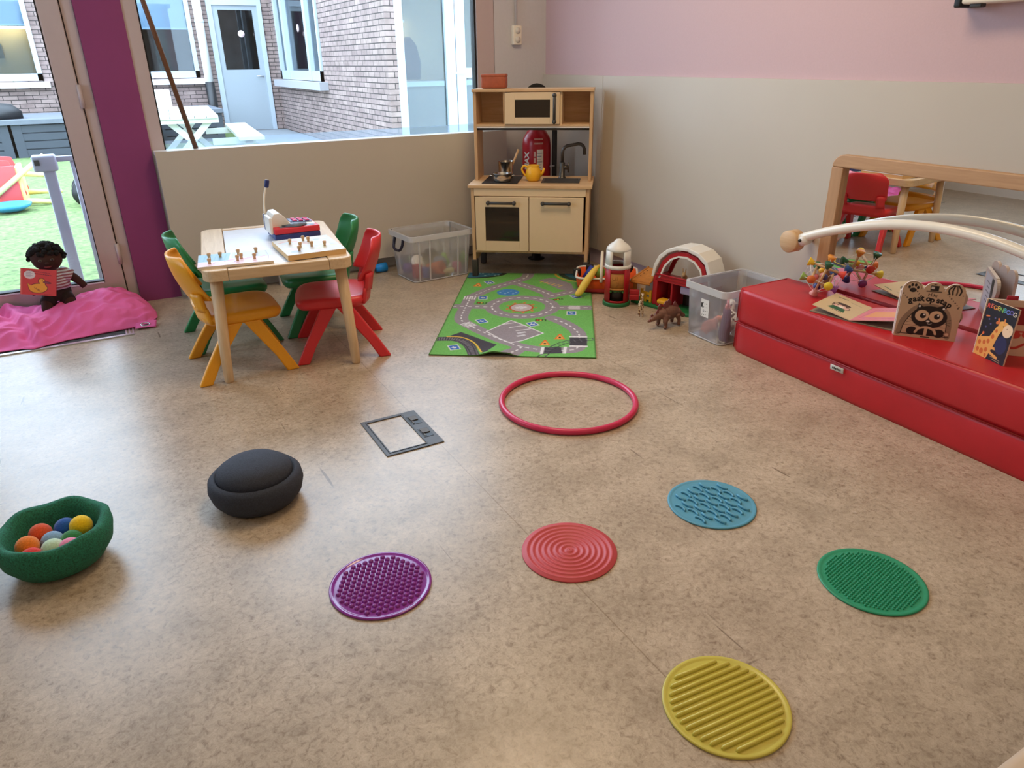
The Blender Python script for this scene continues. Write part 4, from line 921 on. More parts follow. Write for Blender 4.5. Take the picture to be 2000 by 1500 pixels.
# upside down stone used as a bowl
BC = Vector((-2.985, -2.328, 0))
t = thing('foam_bowl', 'green speckled foam bowl with wavy rim holding felt balls', 'bowl', BC, .2)
def brng(r, z, wv, wz=0, n=60):
    o = []
    for i in range(n):
        a = 2*PI*i/n; k = 1+wv*math.cos(6*a); o.append((r*k*math.cos(a), r*k*math.sin(a), z+wz*math.cos(6*a+.6)))
    return o
obj('shell', MB().loft([brng(.02, .0, 0), brng(.075, .002, 0), brng(.108, .018, 0), brng(.131, .052, 0), brng(.1385, .088, .004), brng(.136, .112, .008, .003), brng(.127, .121, .012, .004), brng(.114, .116, .03, .004), brng(.106, .098, .028), brng(.100, .06, .01), brng(.088, .036, 0), brng(.02, .032, 0)]), M['green_foam'], t)
felt = {}
def fm(rgb):
    k = tuple(rgb)
    if k not in felt: felt[k] = mat('felt_%02x%02x%02x' % k, rgb, .95, var=.14, scale=260, bmp=.6, sheen=.3)
    return felt[k]
G3 = 'felt balls in the green bowl'
for nm, dx, dy, z, c in (('orange red felt ball, topmost at the back of the green bowl', -.036, .046, .068, (222, 84, 36)), ('dark blue felt ball beside the yellow one', .022, .046, .066, (20, 84, 168)), ('bright yellow felt ball at the rim of the green bowl', .060, .024, .074, (250, 204, 10)),
                         ('orange felt ball below the orange red one', -.062, -.012, .074, (236, 128, 34)), ('grey blue felt ball in the middle of the green bowl', -.008, .000, .062, (128, 166, 200)), ('green felt ball between the grey blue and the pink ones', .036, -.018, .061, (40, 128, 64)),
                         ('red felt ball at the front rim of the green bowl', -.052, -.062, .066, (220, 40, 30)), ('pale mint felt ball between the red and the pink ones', -.004, -.052, .070, (196, 226, 196)), ('pink felt ball at the front of the green bowl', .034, -.066, .068, (240, 140, 180))):
    tag(obj('felt_ball', MB().ball((0, 0, 0), .0285, 20, 14), fm(c), None, (BC.x+dx, BC.y+dy, z+.005)), nm, 'ball', G3)
# floor outlet box
t = thing('floor_outlet', 'grey floor outlet frame with two open flaps on the floor seam', 'floor outlet', (-1.934, -2.102, 0), 0)
obj('outer_frame', MB().box(-.105, -.092, -.141, .141, 0, .004).box(.052, .105, -.141, .141, 0, .004).box(-.092, .052, -.141, -.128, 0, .004).box(-.092, .052, .128, .141, 0, .004), mat('outlet_grey', (84, 86, 92), .5), t, bevel=.0012)
obj('lid_edge', MB().box(-.090, -.086, -.126, .126, .0004, .0052).box(-.086, .050, -.126, -.122, .0004, .0052).box(-.086, .050, .122, .126, .0004, .0052).box(.046, .050, -.122, .122, .0004, .0052), C((58, 58, 62)), t)
obj('carpet_inset', B(-.086, .046, -.122, .122, .0003, .0016), M['floor'], t)
for y in (-.048, .062):
    fl = obj('cable_flap', MB().box(.056, .092, y-.034, y+.034, .0042, .0052), M['black'], t)
    obj('flap_catch', MB().box(.060, .088, y-.006, y+.026, .0052, .0085).box(.060, .066, y-.028, y-.010, .0052, .007), mat('flap_brown', (84, 74, 62), .5), fl)

# ================================================================ toys at the right wall
BKC = Vector((-.268, -1.048, .0068)); 
t = thing('toy_basket', 'orange cloth toy basket with white handle beside the kitchen leg', 'basket', BKC, KA)
def bk(l, w_, z, r=.045, n=6): return [(cx*(l-r)+r*math.cos(a0+PI/2*k/n), cy*(w_-r)+r*math.sin(a0+PI/2*k/n), z) for cx, cy, a0 in ((1, 1, 0), (-1, 1, PI/2), (-1, -1, PI), (1, -1, 1.5*PI)) for k in range(n+1)]
orange = mat('orange_cloth', (228, 92, 30), .85, var=.12, scale=40)
obj('cloth_tub', MB().loft([bk(.02, .02, .003, .01), bk(.150, .108, .003), bk(.166, .122, .04), bk(.172, .130, .086), bk(.168, .126, .086), bk(.155, .112, .04), bk(.14, .10, .012), bk(.02, .02, .012, .01)]), orange, t)
obj('red_band', MB().loft([bk(.154, .111, .004), bk(.162, .118, .026), bk(.158, .114, .028)], 0, False), C((170, 40, 40)), t)
obj('rim', MB().tube(bk(.172, .130, .088), .006, 8, closed=True), M['white_plastic'], t)
for x, y in ((-.10, .126), (.02, .126), (.13, .122), (-.17, .03), (.03, -.124)): obj('corner_grip', MB().rbox(x-.022, x+.022, y-.010, y+.010, .058, .100, .005), M['black'], t)
obj('handle', MB().tube(catmull([(-.03, -.132, .07), (-.03, -.136, .12), (-.03, -.105, .175), (-.03, 0, .20), (-.03, .105, .175), (-.03, .136, .12), (-.03, .132, .07)], 5), .0085, 8), M['cream_plastic'], t)
def bkp(x, y, z): c, s = math.cos(KA), math.sin(KA); return (BKC.x+x*c-y*s, BKC.y+x*s+y*c, z+.012)
G4 = 'toy food in the orange basket'
simple('toy_tin', 'dark blue toy tin in the orange basket', 'toy food', bkp(-.095, .005, .075), MB().cyl((0, 0, -.04), (0, 0, .04), .027, n=20), C((30, 56, 150)), group=G4, rot=(.3, .5, 0))
simple('toy_pepper', 'green toy pepper between the blue tin and the basket handle', 'toy food', bkp(-.040, .02, .078), MB().lathe([(.001, -.03), (.018, -.032), (.030, -.012), (.031, .012), (.02, .026), (.008, .024), (.006, .036), (.001, .036)], 18, cap=False), C((110, 160, 50)), 0, G4)
simple('toy_cheese', 'yellow toy cheese wedge in the orange basket behind the silo', 'toy food', bkp(.045, .02, .068), MB().prism([(-.045, -.03), (.05, -.025), (-.03, .045)], 'y', -.02, .03), C((222, 206, 84)), group=G4, rot=(0, 0, KA), bevel=.004)
simple('toy_banana', 'big yellow toy banana propped on the rim of the orange basket', 'toy food', (0, 0, 0), MB().tube(catmull([bkp(-.165, -.215, .010), bkp(-.145, -.195, .022), bkp(-.118, -.170, .062), bkp(-.088, -.140, .104), bkp(-.062, -.105, .132), bkp(-.045, -.075, .142)], 4), [.007, .012, .016, .0185, .020, .021, .0215, .022, .022, .022, .0215, .021, .020, .019, .0175, .016, .014, .012, .010, .008, .007], 12), C((236, 204, 84)))

# silo
t = thing('toy_silo', 'red and white toy silo with green base left of the toy barn', 'toy silo', (-.385, -1.30, 0), -.656); t.scale = (.80, .80, 1)
obj('base', MB().lathe([(.001, 0), (.092, 0), (.092, .016), (.088, .021), (.001, .021)], 40, cap=False), M['toygreen'], t)
def shell(r, a0, a1, z0, z1, th=.006, n=24, mb=None):
    mb = mb or MB(); rings = []
    for k in range(n+1):
        a = a0+(a1-a0)*k/n; c, s = math.sin(a), -math.cos(a)
        rings.append([(r*c, r*s, z0), ((r-th)*c, (r-th)*s, z0), ((r-th)*c, (r-th)*s, z1), (r*c, r*s, z1)])
    return mb.loft(rings)
b = shell(.083, .60, 2*PI-.60, .021, .205); shell(.083, -.62, .62, .021, .032, mb=b); shell(.083, -.62, .62, .183, .205, mb=b)
obj('red_wall', b, M['toyred'], t)
for a in (-.66, .66): obj('pilaster', shell(.087, a-.09, a+.09, .021, .205), M['toyred'], t)
fp = obj('brown_panel', shell(.080, -.60, .60, .098, .184), M['toybrown'], t)
e = MB()
for pts in ([(-.030, .168), (-.030, .150), (-.018, .146)], [(-.008, .17), (-.012, .148), (.004, .150), (.002, .168)], [(-.006, .135), (.010, .132), (.004, .118), (-.004, .112)]):
    e.tube([(x, -math.sqrt(.0803**2-x*x), z) for x, z in pts], .0014, 6)
obj('relief', e, mat('relief_brown', (150, 92, 36), .6), fp)
obj('ledge', shell(.088, -.55, .55, .094, .101), M['toybrown'], t)
obj('inside_shade', MB().lathe([(.001, .03), (.062, .03), (.062, .095), (.001, .095)], 28, cap=False), C((40, 30, 26)), t)  # dark core stands in for the shade inside the opening
g = MB()
for k in range(7): g.ball((-.04+k*.0135, -.062+.006*((k*5) % 3)-.006, .082+.005*((k*3) % 2)), (.009, .006, .008), 8, 6)
obj('green_leaves', g, C((60, 110, 50)), t)
wtop = shell(.087, 0, 2*PI, .203, .222, .012, 36)
for a0, a1 in ((.50, PI-.5), (PI+.5, 2*PI-.5)): 
    rings = []
    for k in range(9):
        a = a0+(a1-a0)*k/8; c, s = math.sin(a), -math.cos(a); rings.append([(.084*c, .084*s, .218), (.072*c, .072*s, .218), (.070*c, .070*s, .30), (.080*c, .080*s, .30)])
    wtop.loft(rings)
wtop.lathe([(.070, .292), (.081, .298), (.078, .308), (.058, .325), (.034, .338), (.022, .350), (.010, .353), (.001, .353)], 36, cap=False)
obj('white_top', wtop, M['white_plastic'], t)
fb = MB().rbox(.086, .150, -.03, -.022, .035, .058, .003).rbox(.086, .150, -.03, -.022, .064, .085, .003).rbox(.086, .150, -.028, -.024, .03, .09, .001)
obj('red_fence', fb, M['toyred'], t, rot=(0, 0, -.05))

# barn: local x runs to the right seen from the room, local y towards the wall
t = thing('toy_barn', 'red toy barn with curved white roof against the right wall', 'toy barn', (-.212, -1.605, 0), -PI/2+.25); t.scale = (.94, 1, 1)
obj('base', MB().rbox(-.318, .175, -.02, .115, 0, .018, .005), M['toygreen'], t)
outer = [(-.192, .168), (-.178, .235), (-.15, .285), (-.10, .325), (-.04, .346), (.03, .350), (.10, .335), (.155, .30), (.182, .24), (.192, .168)]
def inset(p, d): return [(x*(1-d/.19), z-d if z > .2 else z) for x, z in p]
ri = inset(outer, .018); r2_ = inset(outer, .026); r3_ = inset(outer, .046)
obj('white_roof', MB().prism(outer+ri[::-1], 'y', -.012, .118), M['white_plastic'], t, bevel=.004)
obj('red_arch', MB().prism(r2_+r3_[::-1], 'y', -.004, .01).prism(r2_+r3_[::-1], 'y', .100, .112), M['toyred'], t, bevel=.002)
w3 = inset(outer, .046); w4 = inset(outer, .054)
obj('white_trim', MB().prism(w3+w4[::-1], 'y', -.008, .004), M['white_plastic'], t)
for x in (-.172, .158): obj('corner_post', MB().rbox(x-.008, x+.022, -.006, .112, .018, .175, .003), M['toyred'], t)
obj('loft_floor', MB().rbox(-.165, .170, -.006, .112, .150, .162, .002), M['toyred'], t)
obj('loft_railing', MB().rbox(-.160, .165, -.008, .0, .162, .186, .002).rbox(-.16, .165, -.012, -.004, .183, .191, .002), M['toyred'], t)
obj('dividing_wall', MB().box(-.062, -.052, .0, .11, .018, .15).box(-.15, -.06, .098, .106, .018, .15), M['toyred'], t)
obj('arched_window', MB().prism([(-.125, .06), (-.085, .06), (-.085, .11), (-.105, .135), (-.125, .11)], 'y', .092, .097), M['white_plastic'], t)
obj('stall', MB().rbox(-.02, .14, .02, .10, .098, .140, .01).rbox(.09, .14, .02, .10, .018, .10, .006), M['lilac'], t)
obj('recess_shade', MB().box(-.04, .09, .088, .1, .02, .098), C((44, 30, 28)), t)  # dark slab stands in for the shade under the stall
obj('hay_trough', MB().rbox(-.135, -.065, -.024, .03, .034, .056, .008), M['yellow_plastic'], t)
obj('trough_front', MB().rbox(-.145, -.055, -.014, .0, .018, .036, .003), M['toyred'], t)
pr = MB().add([(-.30, -.045, .128), (-.182, -.03, .128), (-.182, .09, .172), (-.29, .09, .172), (-.30, -.045, .137), (-.182, -.03, .137), (-.182, .09, .181), (-.29, .09, .181)], [(0, 3, 2, 1), (4, 5, 6, 7), (0, 1, 5, 4), (1, 2, 6, 5), (2, 3, 7, 6), (3, 0, 4, 7)])
obj('porch_roof', pr, M['toybrown'], t, bevel=.003)
obj('porch_edge', MB().tube([(-.30, -.046, .137), (-.288, .09, .18)], .006, 8).tube([(-.30, -.046, .126), (-.182, -.031, .126)], .006, 8), M['toybrown'], t)
for k in range(4): obj('roof_stud', MB().ball((-.278+.003*k, -.02+.025*k, .143+.0085*k), .004, 8, 6), C((110, 66, 26)), t)
obj('porch_post', MB().rbox(-.298, -.280, -.03, -.012, .018, .13, .003), M['toybrown'], t)
obj('porch_back_wall', MB().box(-.29, -.182, .075, .085, .018, .15), C((214, 206, 190)), t)
fy = MB()
for z in (.03, .058): fy.box(-.268, -.192, .004, .010, z, z+.014)
fy.box(-.268, -.254, .003, .012, .018, .085).box(-.206, -.192, .003, .012, .018, .085).box(-.24, -.226, .003, .012, .018, .07)
obj('yellow_fence', fy, M['yellow_plastic'], t)
# figures around the barn
def giraffe(m):
    m.ball((0, 0, .068), (.024, .012, .016), 14, 10); m.tube([(.016, 0, .072), (.028, 0, .098), (.032, 0, .122)], [.010, .0065, .005], 10)
    m.tube([(.030, 0, .124), (.046, 0, .118)], [.0065, .004], 8)
    for y in (-1, 1): m.tube([(.029, y*.003, .126), (.028, y*.004, .136)], .0018, 6); m.tube([(.027, y*.004, .125), (.024, y*.010, .128)], .0018, 6)
    for x in (-.017, .017):
        for y in (-1, 1): m.tube([(x, y*.007, .062), (x, y*.008, .034), (x+.001, y*.008, .002)], [.0055, .0038, .0036], 8)
    m.tube([(-.022, 0, .072), (-.028, 0, .045)], [.002, .0018], 6)
gm_ = mat('giraffe_spots', (206, 176, 136), .55); nt = gm_.node_tree; vo = nt.nodes.new('ShaderNodeTexVoronoi'); vo.feature = 'DISTANCE_TO_EDGE'; vo.inputs['Scale'].default_value = 85
nt.links.new(coords(nt), vo.inputs['Vector']); nt.links.new(ramp(nt, vo.outputs[0], [(.10, L((222, 196, 156))), (.16, L((124, 82, 54)))]), nt.nodes['Principled BSDF'].inputs['Base Color'])
creature('small spotted toy giraffe standing in front of the barn porch', 'toy animal', (-.402, -1.530, 0), -2.1, giraffe, gm_, None, .0022, name='toy_giraffe')
def rabbit(m):
    m.ball((0, 0, .020), (.022, .016, .019), 14, 10); m.ball((.022, 0, .040), (.013, .011, .012), 12, 8); m.ball((.014, .0, .006), (.018, .016, .006), 10, 6)
    for y in (-1, 1): m.tube([(.018, y*.005, .048), (.014, y*.008, .074)], [.0038, .0028], 6)
creature('tan toy rabbit on the loft of the toy barn', 'toy animal', (-.180, -1.590, .1625), -2.5, rabbit, C((168, 140, 100), .7), None, .0025, name='toy_rabbit')
t = thing('toy_dinosaur', 'brown plated toy dinosaur beside the clear animal box', 'toy animal', (-.395, -1.722, 0), 0)
def dinob(m):
    m.ball((.015, 0, .070), (.062, .028, .036), 18, 12)
    m.tube(catmull([(-.02, 0, .072), (-.06, 0, .066), (-.092, 0, .052), (-.118, 0, .046)], 4), [.030, .028, .025, .022, .0195, .017, .015, .013, .011, .009, .0075, .006, .005], 12)
    m.tube(catmull([(.06, 0, .070), (.085, 0, .055), (.104, 0, .042)], 4), [.024, .021, .018, .015, .013, .012, .0115, .011, .010], 12); m.ball((.106, 0, .040), (.014, .009, .010), 12, 8)
    for y in (-1, 1):
        m.tube([(-.018, y*.020, .066), (-.030, y*.026, .034), (-.026, y*.028, .014), (-.036, y*.029, .006)], [.019, .012, .009, .010], 10)
        m.tube([(.052, y*.018, .058), (.060, y*.025, .030), (.058, y*.026, .006)], [.014, .009, .009], 10)
obj('body', (lambda m: (dinob(m), m)[1])(MB()), M['dino'], t, mods=REMESH(.003, 3))
pm = C((130, 70, 62), .6)
for k, (x, z, s) in enumerate(((-.108, .052, .006), (-.088, .066, .010), (-.066, .082, .014), (-.042, .096, .020), (-.014, .104, .025), (.014, .106, .025), (.042, .100, .020), (.066, .086, .014))):
    y = .006*(1 if k % 2 else -1)
    obj('back_plate', MB().prism([(x-s*.55, z-.006), (x-s*.7, z+s*.6), (x-.1*s, z+s*1.35), (x+s*.6, z+s*.6), (x+s*.5, z-.006)], 'y', y-.002, y+.002), pm, t)

# ================================================================ red foam bench with mirror and bar
t = thing('foam_bench', 'long red vinyl foam bench along the right wall', 'bench', (0, 0, 0))
def plan(z, g=0, r=.02):
    A, Bq, Cq, D = (-.346+g, -2.105-g), (-.392+g, -3.62+g), (-.036, -3.62+g), (-.036, -2.105-g)
    return A, Bq, Cq, D, z
def cushion(z0, z1, puff):
    mb = MB(); rings = []
    N = 40
    for k in range(9):
        a = -PI/2+PI*k/8; zz = (z0+z1)/2+((z1-z0)/2)*max(-1, min(1, math.sin(a)*1.12)); ins = .014*(1-abs(math.cos(a))**.45)-.0
        ring = []
        for i in range(N+1):
            q = i/N; y = -2.105+(-3.62+2.105)*q; x = -.346-.046*q
            e_ = min(1, min(q, 1-q)*28); rr_ = .02*(1-math.sqrt(max(0, 1-(1-e_)**2)))
            ring.append((x+ins+rr_-puff*math.cos(a)*math.sin(PI*q*3.1+.4)**2, y+(-ins if q < .02 else (ins if q > .98 else 0)), zz))
        ring += [(-.036, -3.62+ins, zz), (-.036, -2.105-ins, zz)]
        rings.append(ring)
    return mb.loft(rings, sm=True)
obj('lower_cushion', cushion(.0, .138, .004), M['vinyl'], t); obj('upper_cushion', cushion(.139, .288, .005), M['vinyl'], t)
obj('seam_piping', MB().tube([(-.349, -2.115, .1385), (-.393, -3.6, .1385)], .0028, 6).tube([(-.347, -2.126, .02), (-.3475, -2.126, .13)], .0022, 6).tube([(-.347, -2.126, .15), (-.348, -2.126, .274)], .0022, 6), M['vinyl_seam'], t)
obj('edge_piping', MB().tube([(-.340, -2.118, .2865), (-.386, -3.6, .2865)], .0024, 6).tube([(-.33, -2.118, .287), (-.05, -2.118, .288)], .0024, 6), M['vinyl'], t)
tg = MB().rbox(-.030, .030, -.0015, .0015, -.011, .011, .001, 1, 0); 
for k in range(6): tg.box(-.020+k*.0068, -.0155+k*.0068, -.0022, -.0014, -.004, .003+.0015*(k % 2), 1)
obj('fabric_tag', tg, [C((206, 202, 196)), C((50, 50, 50))], t, loc=(-.3735, -2.676, .118), rot=(.12, 0, -PI/2-.03))

t = thing('wall_mirror', 'wide mirror in a wooden frame behind the red bench', 'mirror', (0, 0, 0))
ZT, Y0, Y1 = .845, -2.243, -3.70
def arcp(cx, cz, r, a0, a1, n=7): return [(cx+r*math.cos(a0+(a1-a0)*k/n), cz+r*math.sin(a0+(a1-a0)*k/n)) for k in range(n+1)]
top = arcp(Y0-.05, ZT-.05, .05, 0, PI/2)+arcp(Y1+.05, ZT-.05, .05, PI/2, PI)+[(Y1, ZT-.056), (Y1, ZT-.075+.019), (Y0, ZT-.056)]
obj('top_rail', MB().prism(arcp(Y0-.05, ZT-.05, .05, 0, PI/2)+arcp(Y1+.05, ZT-.05, .05, PI/2, PI), 'x', -.034, -.001), M['beech_y'], t, bevel=.004)
obj('left_stile', MB().box(-.034, -.001, Y0-.055, Y0, 0, ZT-.051), M['beech_v'], t, bevel=.003)
obj('right_stile', MB().box(-.034, -.001, Y1, Y1+.055, 0, ZT-.051), M['beech_v'], t, bevel=.003)
obj('glass', B(-.012, -.004, Y1+.05, Y0-.05, .02, ZT-.045), M['mirror'], t)
t = thing('pull_up_bar', 'curved white grip bar with round wooden ends in front of the mirror', 'grip bar', (0, 0, 0))
YA, YZ = -2.20, -3.46
arcpts = [(-.12, YA+(YZ-YA)*k/30, .492+.158*math.sin(PI*(k/30))**.9) for k in range(31)]
obj('tube', MB().tube(arcpts, .019, 16), mat('bar_white', (236, 230, 216), .25, var=.01), t)
for y in (-2.176, -3.484):
    kn = obj('wooden_knob', MB().tube([(-.152, y, .482), (-.148, y, .482), (-.098, y, .482), (-.094, y, .482)], [.043, .047, .047, .043], 32), M['birch_y'], t)
    obj('wall_fixing', MB().cyl((-.096, y, .482), (0.0, y, .482), .016), M['white_plastic'], kn)
    sgn = -1 if y > -3 else 1
    obj('bar_ferrule', MB().cyl((-.12, y+sgn*.040, .490), (-.12, y+sgn*.078, .507), .0235, n=20), M['white_plastic'], t)
    obj('bolt', MB().cyl((-.142, y+sgn*.056, .497), (-.148, y+sgn*.056, .497), .007), M['black'], t)

# wooden tension toy
TR = Matrix.Translation((-.135, -2.365, .375)) @ Euler((.30, -.16, .55)).to_matrix().to_4x4()
t = thing('rattle_toy', 'wooden rod and elastic grasping toy with coloured ends on the bench', 'grasping toy', (0, 0, 0))
t.matrix_world = TR
hl, of = .068, .036
ends = {}; caps = [(236, 214, 60), (60, 110, 190), (226, 120, 60), (40, 110, 70), (150, 80, 150), (150, 190, 100), (214, 60, 50), (236, 200, 50), (226, 150, 140), (34, 92, 62), (60, 60, 130), (230, 150, 60)]
n_ = 0
for ax_ in range(3):
    for s in (-1, 1):
        off = Vector((0, 0, 0)); off[(ax_+1) % 3] = s*of; dr = Vector((0, 0, 0)); dr[ax_] = 1
        obj('rod', MB().cyl(off-dr*hl, off+dr*hl, .0052, n=10), M['birch_v'], t)
        for e_ in (-1, 1):
            p = off+dr*hl*e_; ends[(ax_, s, e_)] = p
            obj('cap', MB().tube([p-dr*.018*e_, p-dr*.008*e_, p+dr*.006*e_, p+dr*.009*e_], [.007, .0115, .018, .0175], 16), C(caps[n_ % 12], .4), t); n_ += 1
P_ = list(ends.values()); el = MB()
for i in range(12):
    near = sorted(range(12), key=lambda j: (P_[i]-P_[j]).length)[1:5]
    for j in near:
        if i < j: el.tube([P_[i], P_[j]], .0011, 5)
obj('elastic_cord', el, M['white_plastic'], t)
for p, c in (((.0, .0, .0), (226, 150, 140)), ((.02, .012, .01), (236, 190, 60)), ((-.02, -.01, .006), (60, 60, 120)), ((.0, .022, -.016), (226, 130, 130))): obj('bead', MB().ball(p, .0125, 14, 10), C(c, .4), t)

# open board book
ZB = .2885
t = thing('open_board_book', 'open board book lying on the bench below the grasping toy', 'book', (0, 0, 0))
sf, sb = Vector((-.312, -2.648, ZB)), Vector((-.105, -2.60, ZB)); lf = Vector((-.338, -2.485, ZB)); rf = Vector((-.268, -2.800, ZB))
def leaf(name, a, b, wid, up, cv, th, edge, par):
    o_ = Vector(a); ey = (Vector(b)-o_); exd = Vector(wid); exd.z = up
    return obj(name, picture(MB(), cv, th, edge, frameX(o_, exd, ey) if True else None), M['print'], par)
def quadleaf(name, p00, p10, p01, cv, th, edge, par):
    p00, p10, p01 = Vector(p00), Vector(p10), Vector(p01); ex = (p10-p00)/cv.w; ey = (p01-p00)/cv.h; ez = ex.cross(ey).normalized()
    X = Matrix(((ex.x, ey.x, ez.x, p00.x), (ex.y, ey.y, ez.y, p00.y), (ex.z, ey.z, ez.z, p00.z), (0, 0, 0, 1)))
    return obj(name, picture(MB(), cv, th, edge, X), M['print'], par)
dv = sb-sf
kraft = (206, 178, 140)
cvb = Canvas(.17, .2, .004, (150, 132, 112))
U = Vector((0, 0, .003))
quadleaf('left_cover', lf+U, sf+U, lf+U+dv, cvb, .003, (120, 108, 92), t); quadleaf('right_cover', sf+U, rf+U, sf+U+dv, cvb, .003, (120, 108, 92), t)
cl = Canvas(.17, .2, .0016, (214, 188, 146))
cl.ell(.085, .085, .04, .022, (60, 30, 30)).ell(.085, .085, .036, .02, (226, 178, 160)).poly([(.045, .04), (.12, .04), (.11, .075), (.055, .075)], (40, 96, 60)).rect(.085, .085, .022, .016, (240, 226, 214)).ell(.085, .115, .03, .012, (70, 44, 36)).line([(.055, .085), (.045, .10), (.06, .12)], .004, (60, 30, 30), smooth=4).ell(.065, .098, .005, .006, (40, 20, 20)).ell(.105, .098, .005, .006, (40, 20, 20))
for k in range(6): cl.rect(.065+k*.009, .034, .004, .008, (60, 30, 30))
cl.line([(.03, .17), (.07, .175)], .006, (90, 110, 80)).line([(.09, .165), (.14, .16)], .002, (120, 110, 90))
cr = Canvas(.17, .2, .0016, (216, 120, 128))
cr.poly([(.03, .05), (.15, .05), (.16, .13), (.04, .13)], (226, 148, 84)).line([(.02, .035), (.16, .035), (.165, .15), (.03, .15), (.02, .035)], .003, (196, 80, 110))
for k in range(10): cr.line([(.03+k*.013, .152), (.036+k*.013, .168)], .0022, (190, 70, 100))
for k in range(5): cr.line([(.035+k*.024, .03), (.045+k*.024, .024)], .003, (190, 90, 150))
quadleaf('left_page', lf+Vector((.006, -.004, .030)), sf+U*2.4, lf+dv+Vector((0, -.004, .030)), cl, .003, (214, 196, 160), t)
quadleaf('right_page', sf+U*2.4, rf+Vector((.004, .004, .040)), sf+dv+U*2.4, cr, .003, (214, 170, 160), t)

# standing board books
def outline_mask(cv, poly):
    X = (cv.X[:-1, :-1]+cv.X[1:, 1:])/2; Y = (cv.Y[:-1, :-1]+cv.Y[1:, 1:])/2; ins = np.zeros(X.shape, bool); n = len(poly)
    for i in range(n):
        (x0, y0), (x1, y1) = poly[i], poly[(i+1) % n]
        if abs(y1-y0) < 1e-12: continue
        ins ^= ((y0 > Y) != (y1 > Y)) & (X < (x1-x0)*(Y-y0)/(y1-y0)+x0)
    return ins
BL, BR = Vector((-.300, -2.822, .2885)), Vector((-.178, -2.974, .2885)); W_ = (BR-BL).length; H_ = .202
X1 = frameX(BL, BR-BL, Vector((.055*.777, .055*.63, 1)))
def bumps(w_, h_, n=3):
    r = w_/(2*n); p = [(0, 0), (w_, 0)]
    for k in range(n):
        cx = w_-r-k*2*r; p += [(cx+r*math.cos(a), h_-r+r*math.sin(a)) for a in [PI*q/10 for q in range(11)]]
    return p
pol = bumps(W_, H_)
KR, BLK = (196, 166, 136), (26, 20, 20)
cv = Canvas(W_, H_, .0011, KR)
s_ = W_/.195
def q_(x, y): return (x*s_, y)
# seat belt style arches, face, wheel
cv.line([q_(.012, .012), q_(.02, .06), q_(.05, .105), q_(.08, .118), q_(.12, .116), q_(.15, .10), q_(.165, .06), q_(.168, .012)], .016, (146, 122, 100), smooth=6)
cv.line([q_(.02, .012), q_(.028, .055), q_(.056, .10), q_(.085, .110), q_(.115, .108), q_(.143, .094), q_(.157, .058), q_(.160, .012)], .0028, BLK, smooth=6)
cv.line([q_(.012, .012), q_(.172, .012)], .003, BLK).line([q_(.02, .044), q_(.16, .044)], .0016, (120, 96, 80))
for x0, x1, x2 in ((.060, .085, .062), (.122, .100, .138)): cv.poly([q_(x0-.005 if x0 < .1 else x0+.020, .085), q_(x1, .108), q_(x2-.003 if x0 < .1 else x2+.004, .126)], BLK)
cv.ell(*q_(.1, .078), .056*s_, .040, BLK)
for x in (.077, .121): cv.ell(*q_(x, .082), .0215*s_, .0205, (214, 182, 148)).ell(*q_(x+.003, .082), .0095*s_, .0098, BLK).ell(*q_(x+.006, .086), .003, .003, (240, 236, 230))
cv.ell(*q_(.064, .115), .0035, .004, (230, 226, 222)).ell(*q_(.139, .112), .0035, .004, (230, 226, 222)).ell(*q_(.099, .063), .0055, .003, (240, 232, 226)).line([q_(.098, .056), q_(.104, .053), q_(.112, .056)], .0014, (200, 190, 180), smooth=4)
for sgn, bx in ((-1, .05), (1, .15)):
    for dy in (-.006, .0, .006): cv.line([q_(bx, .064+dy*.5), q_(bx+sgn*.018, .064+dy*1.8)], .0014, BLK)
cv.ell(*q_(.055, .024), .018, .015, BLK).ell(*q_(.14, .022), .018, .015, BLK).poly([q_(.06, .012), q_(.14, .012), q_(.13, .036), q_(.07, .036)], BLK)
cv.line([q_(.066, .020), q_(.075, .034), q_(.098, .041), q_(.121, .034), q_(.130, .020)], .008, (206, 172, 140), smooth=6).rect(*q_(.098, .024), .010, .026, (206, 172, 140))
cv.ell(*q_(.165, .022), .010, .008, (146, 110, 90)).ell(*q_(.165, .022), .006, .005, (214, 180, 150)).rect(*q_(.1, .005), .03, .004, (60, 46, 40))
# tabs: paw, hat, balloon
for dx, dy in ((-.013, .008), (-.005, .016), (.006, .016), (.014, .008)): cv.ell(.0325*s_+dx, .176+dy-.004, .0042, .0056, BLK)
cv.ell(.0325*s_, .170, .011, .0078, BLK).line([(.008, .178), (.015, .193), (.0325*s_, .1985), (.05*s_, .193), (.058*s_, .178)], .002, (120, 96, 80), smooth=5)
cv.rect(.098*s_, .182, .026, .018, BLK).rect(.092*s_, .183, .010, .009, (206, 196, 186)).rect(.098*s_, .170, .048, .0045, (90, 74, 62)).ell(.098*s_, .195, .005, .0018, BLK)
for a in (-.020, -.008, .006, .018): cv.line([(.162*s_+a*.4, .196), (.162*s_+a, .180), (.162*s_+a*.8, .165)], .0050, BLK if a != .006 else (90, 70, 56), smooth=5)
for k in range(34):
    x, y = ((k*61) % 190)/1000*s_, .115+((k*37) % 52)/1000
    if y > .128 or x < .05 or x > .155*s_: cv.ell(x, y, .0016+.0008*(k % 2), .0016+.0006*(k % 2), (70, 50, 44))
t = thing('cat_book', 'kraft coloured board book with black cat and scalloped top, standing on the bench', 'book', (0, 0, 0))
mb = picture(MB(), cv, .0, KR, X1 @ Matrix.Translation((0, 0, .0005)), mask=outline_mask(cv, pol), back=False)
paint_prism(mb, pol, -.010, 0, (226, 206, 196), X1)
paint_text(mb, 'Milo', .017, (60, 44, 40), X1 @ Matrix.Translation((.096*s_, .157, .0009)) @ Matrix.Shear('XZ', 4, (0, 0)))
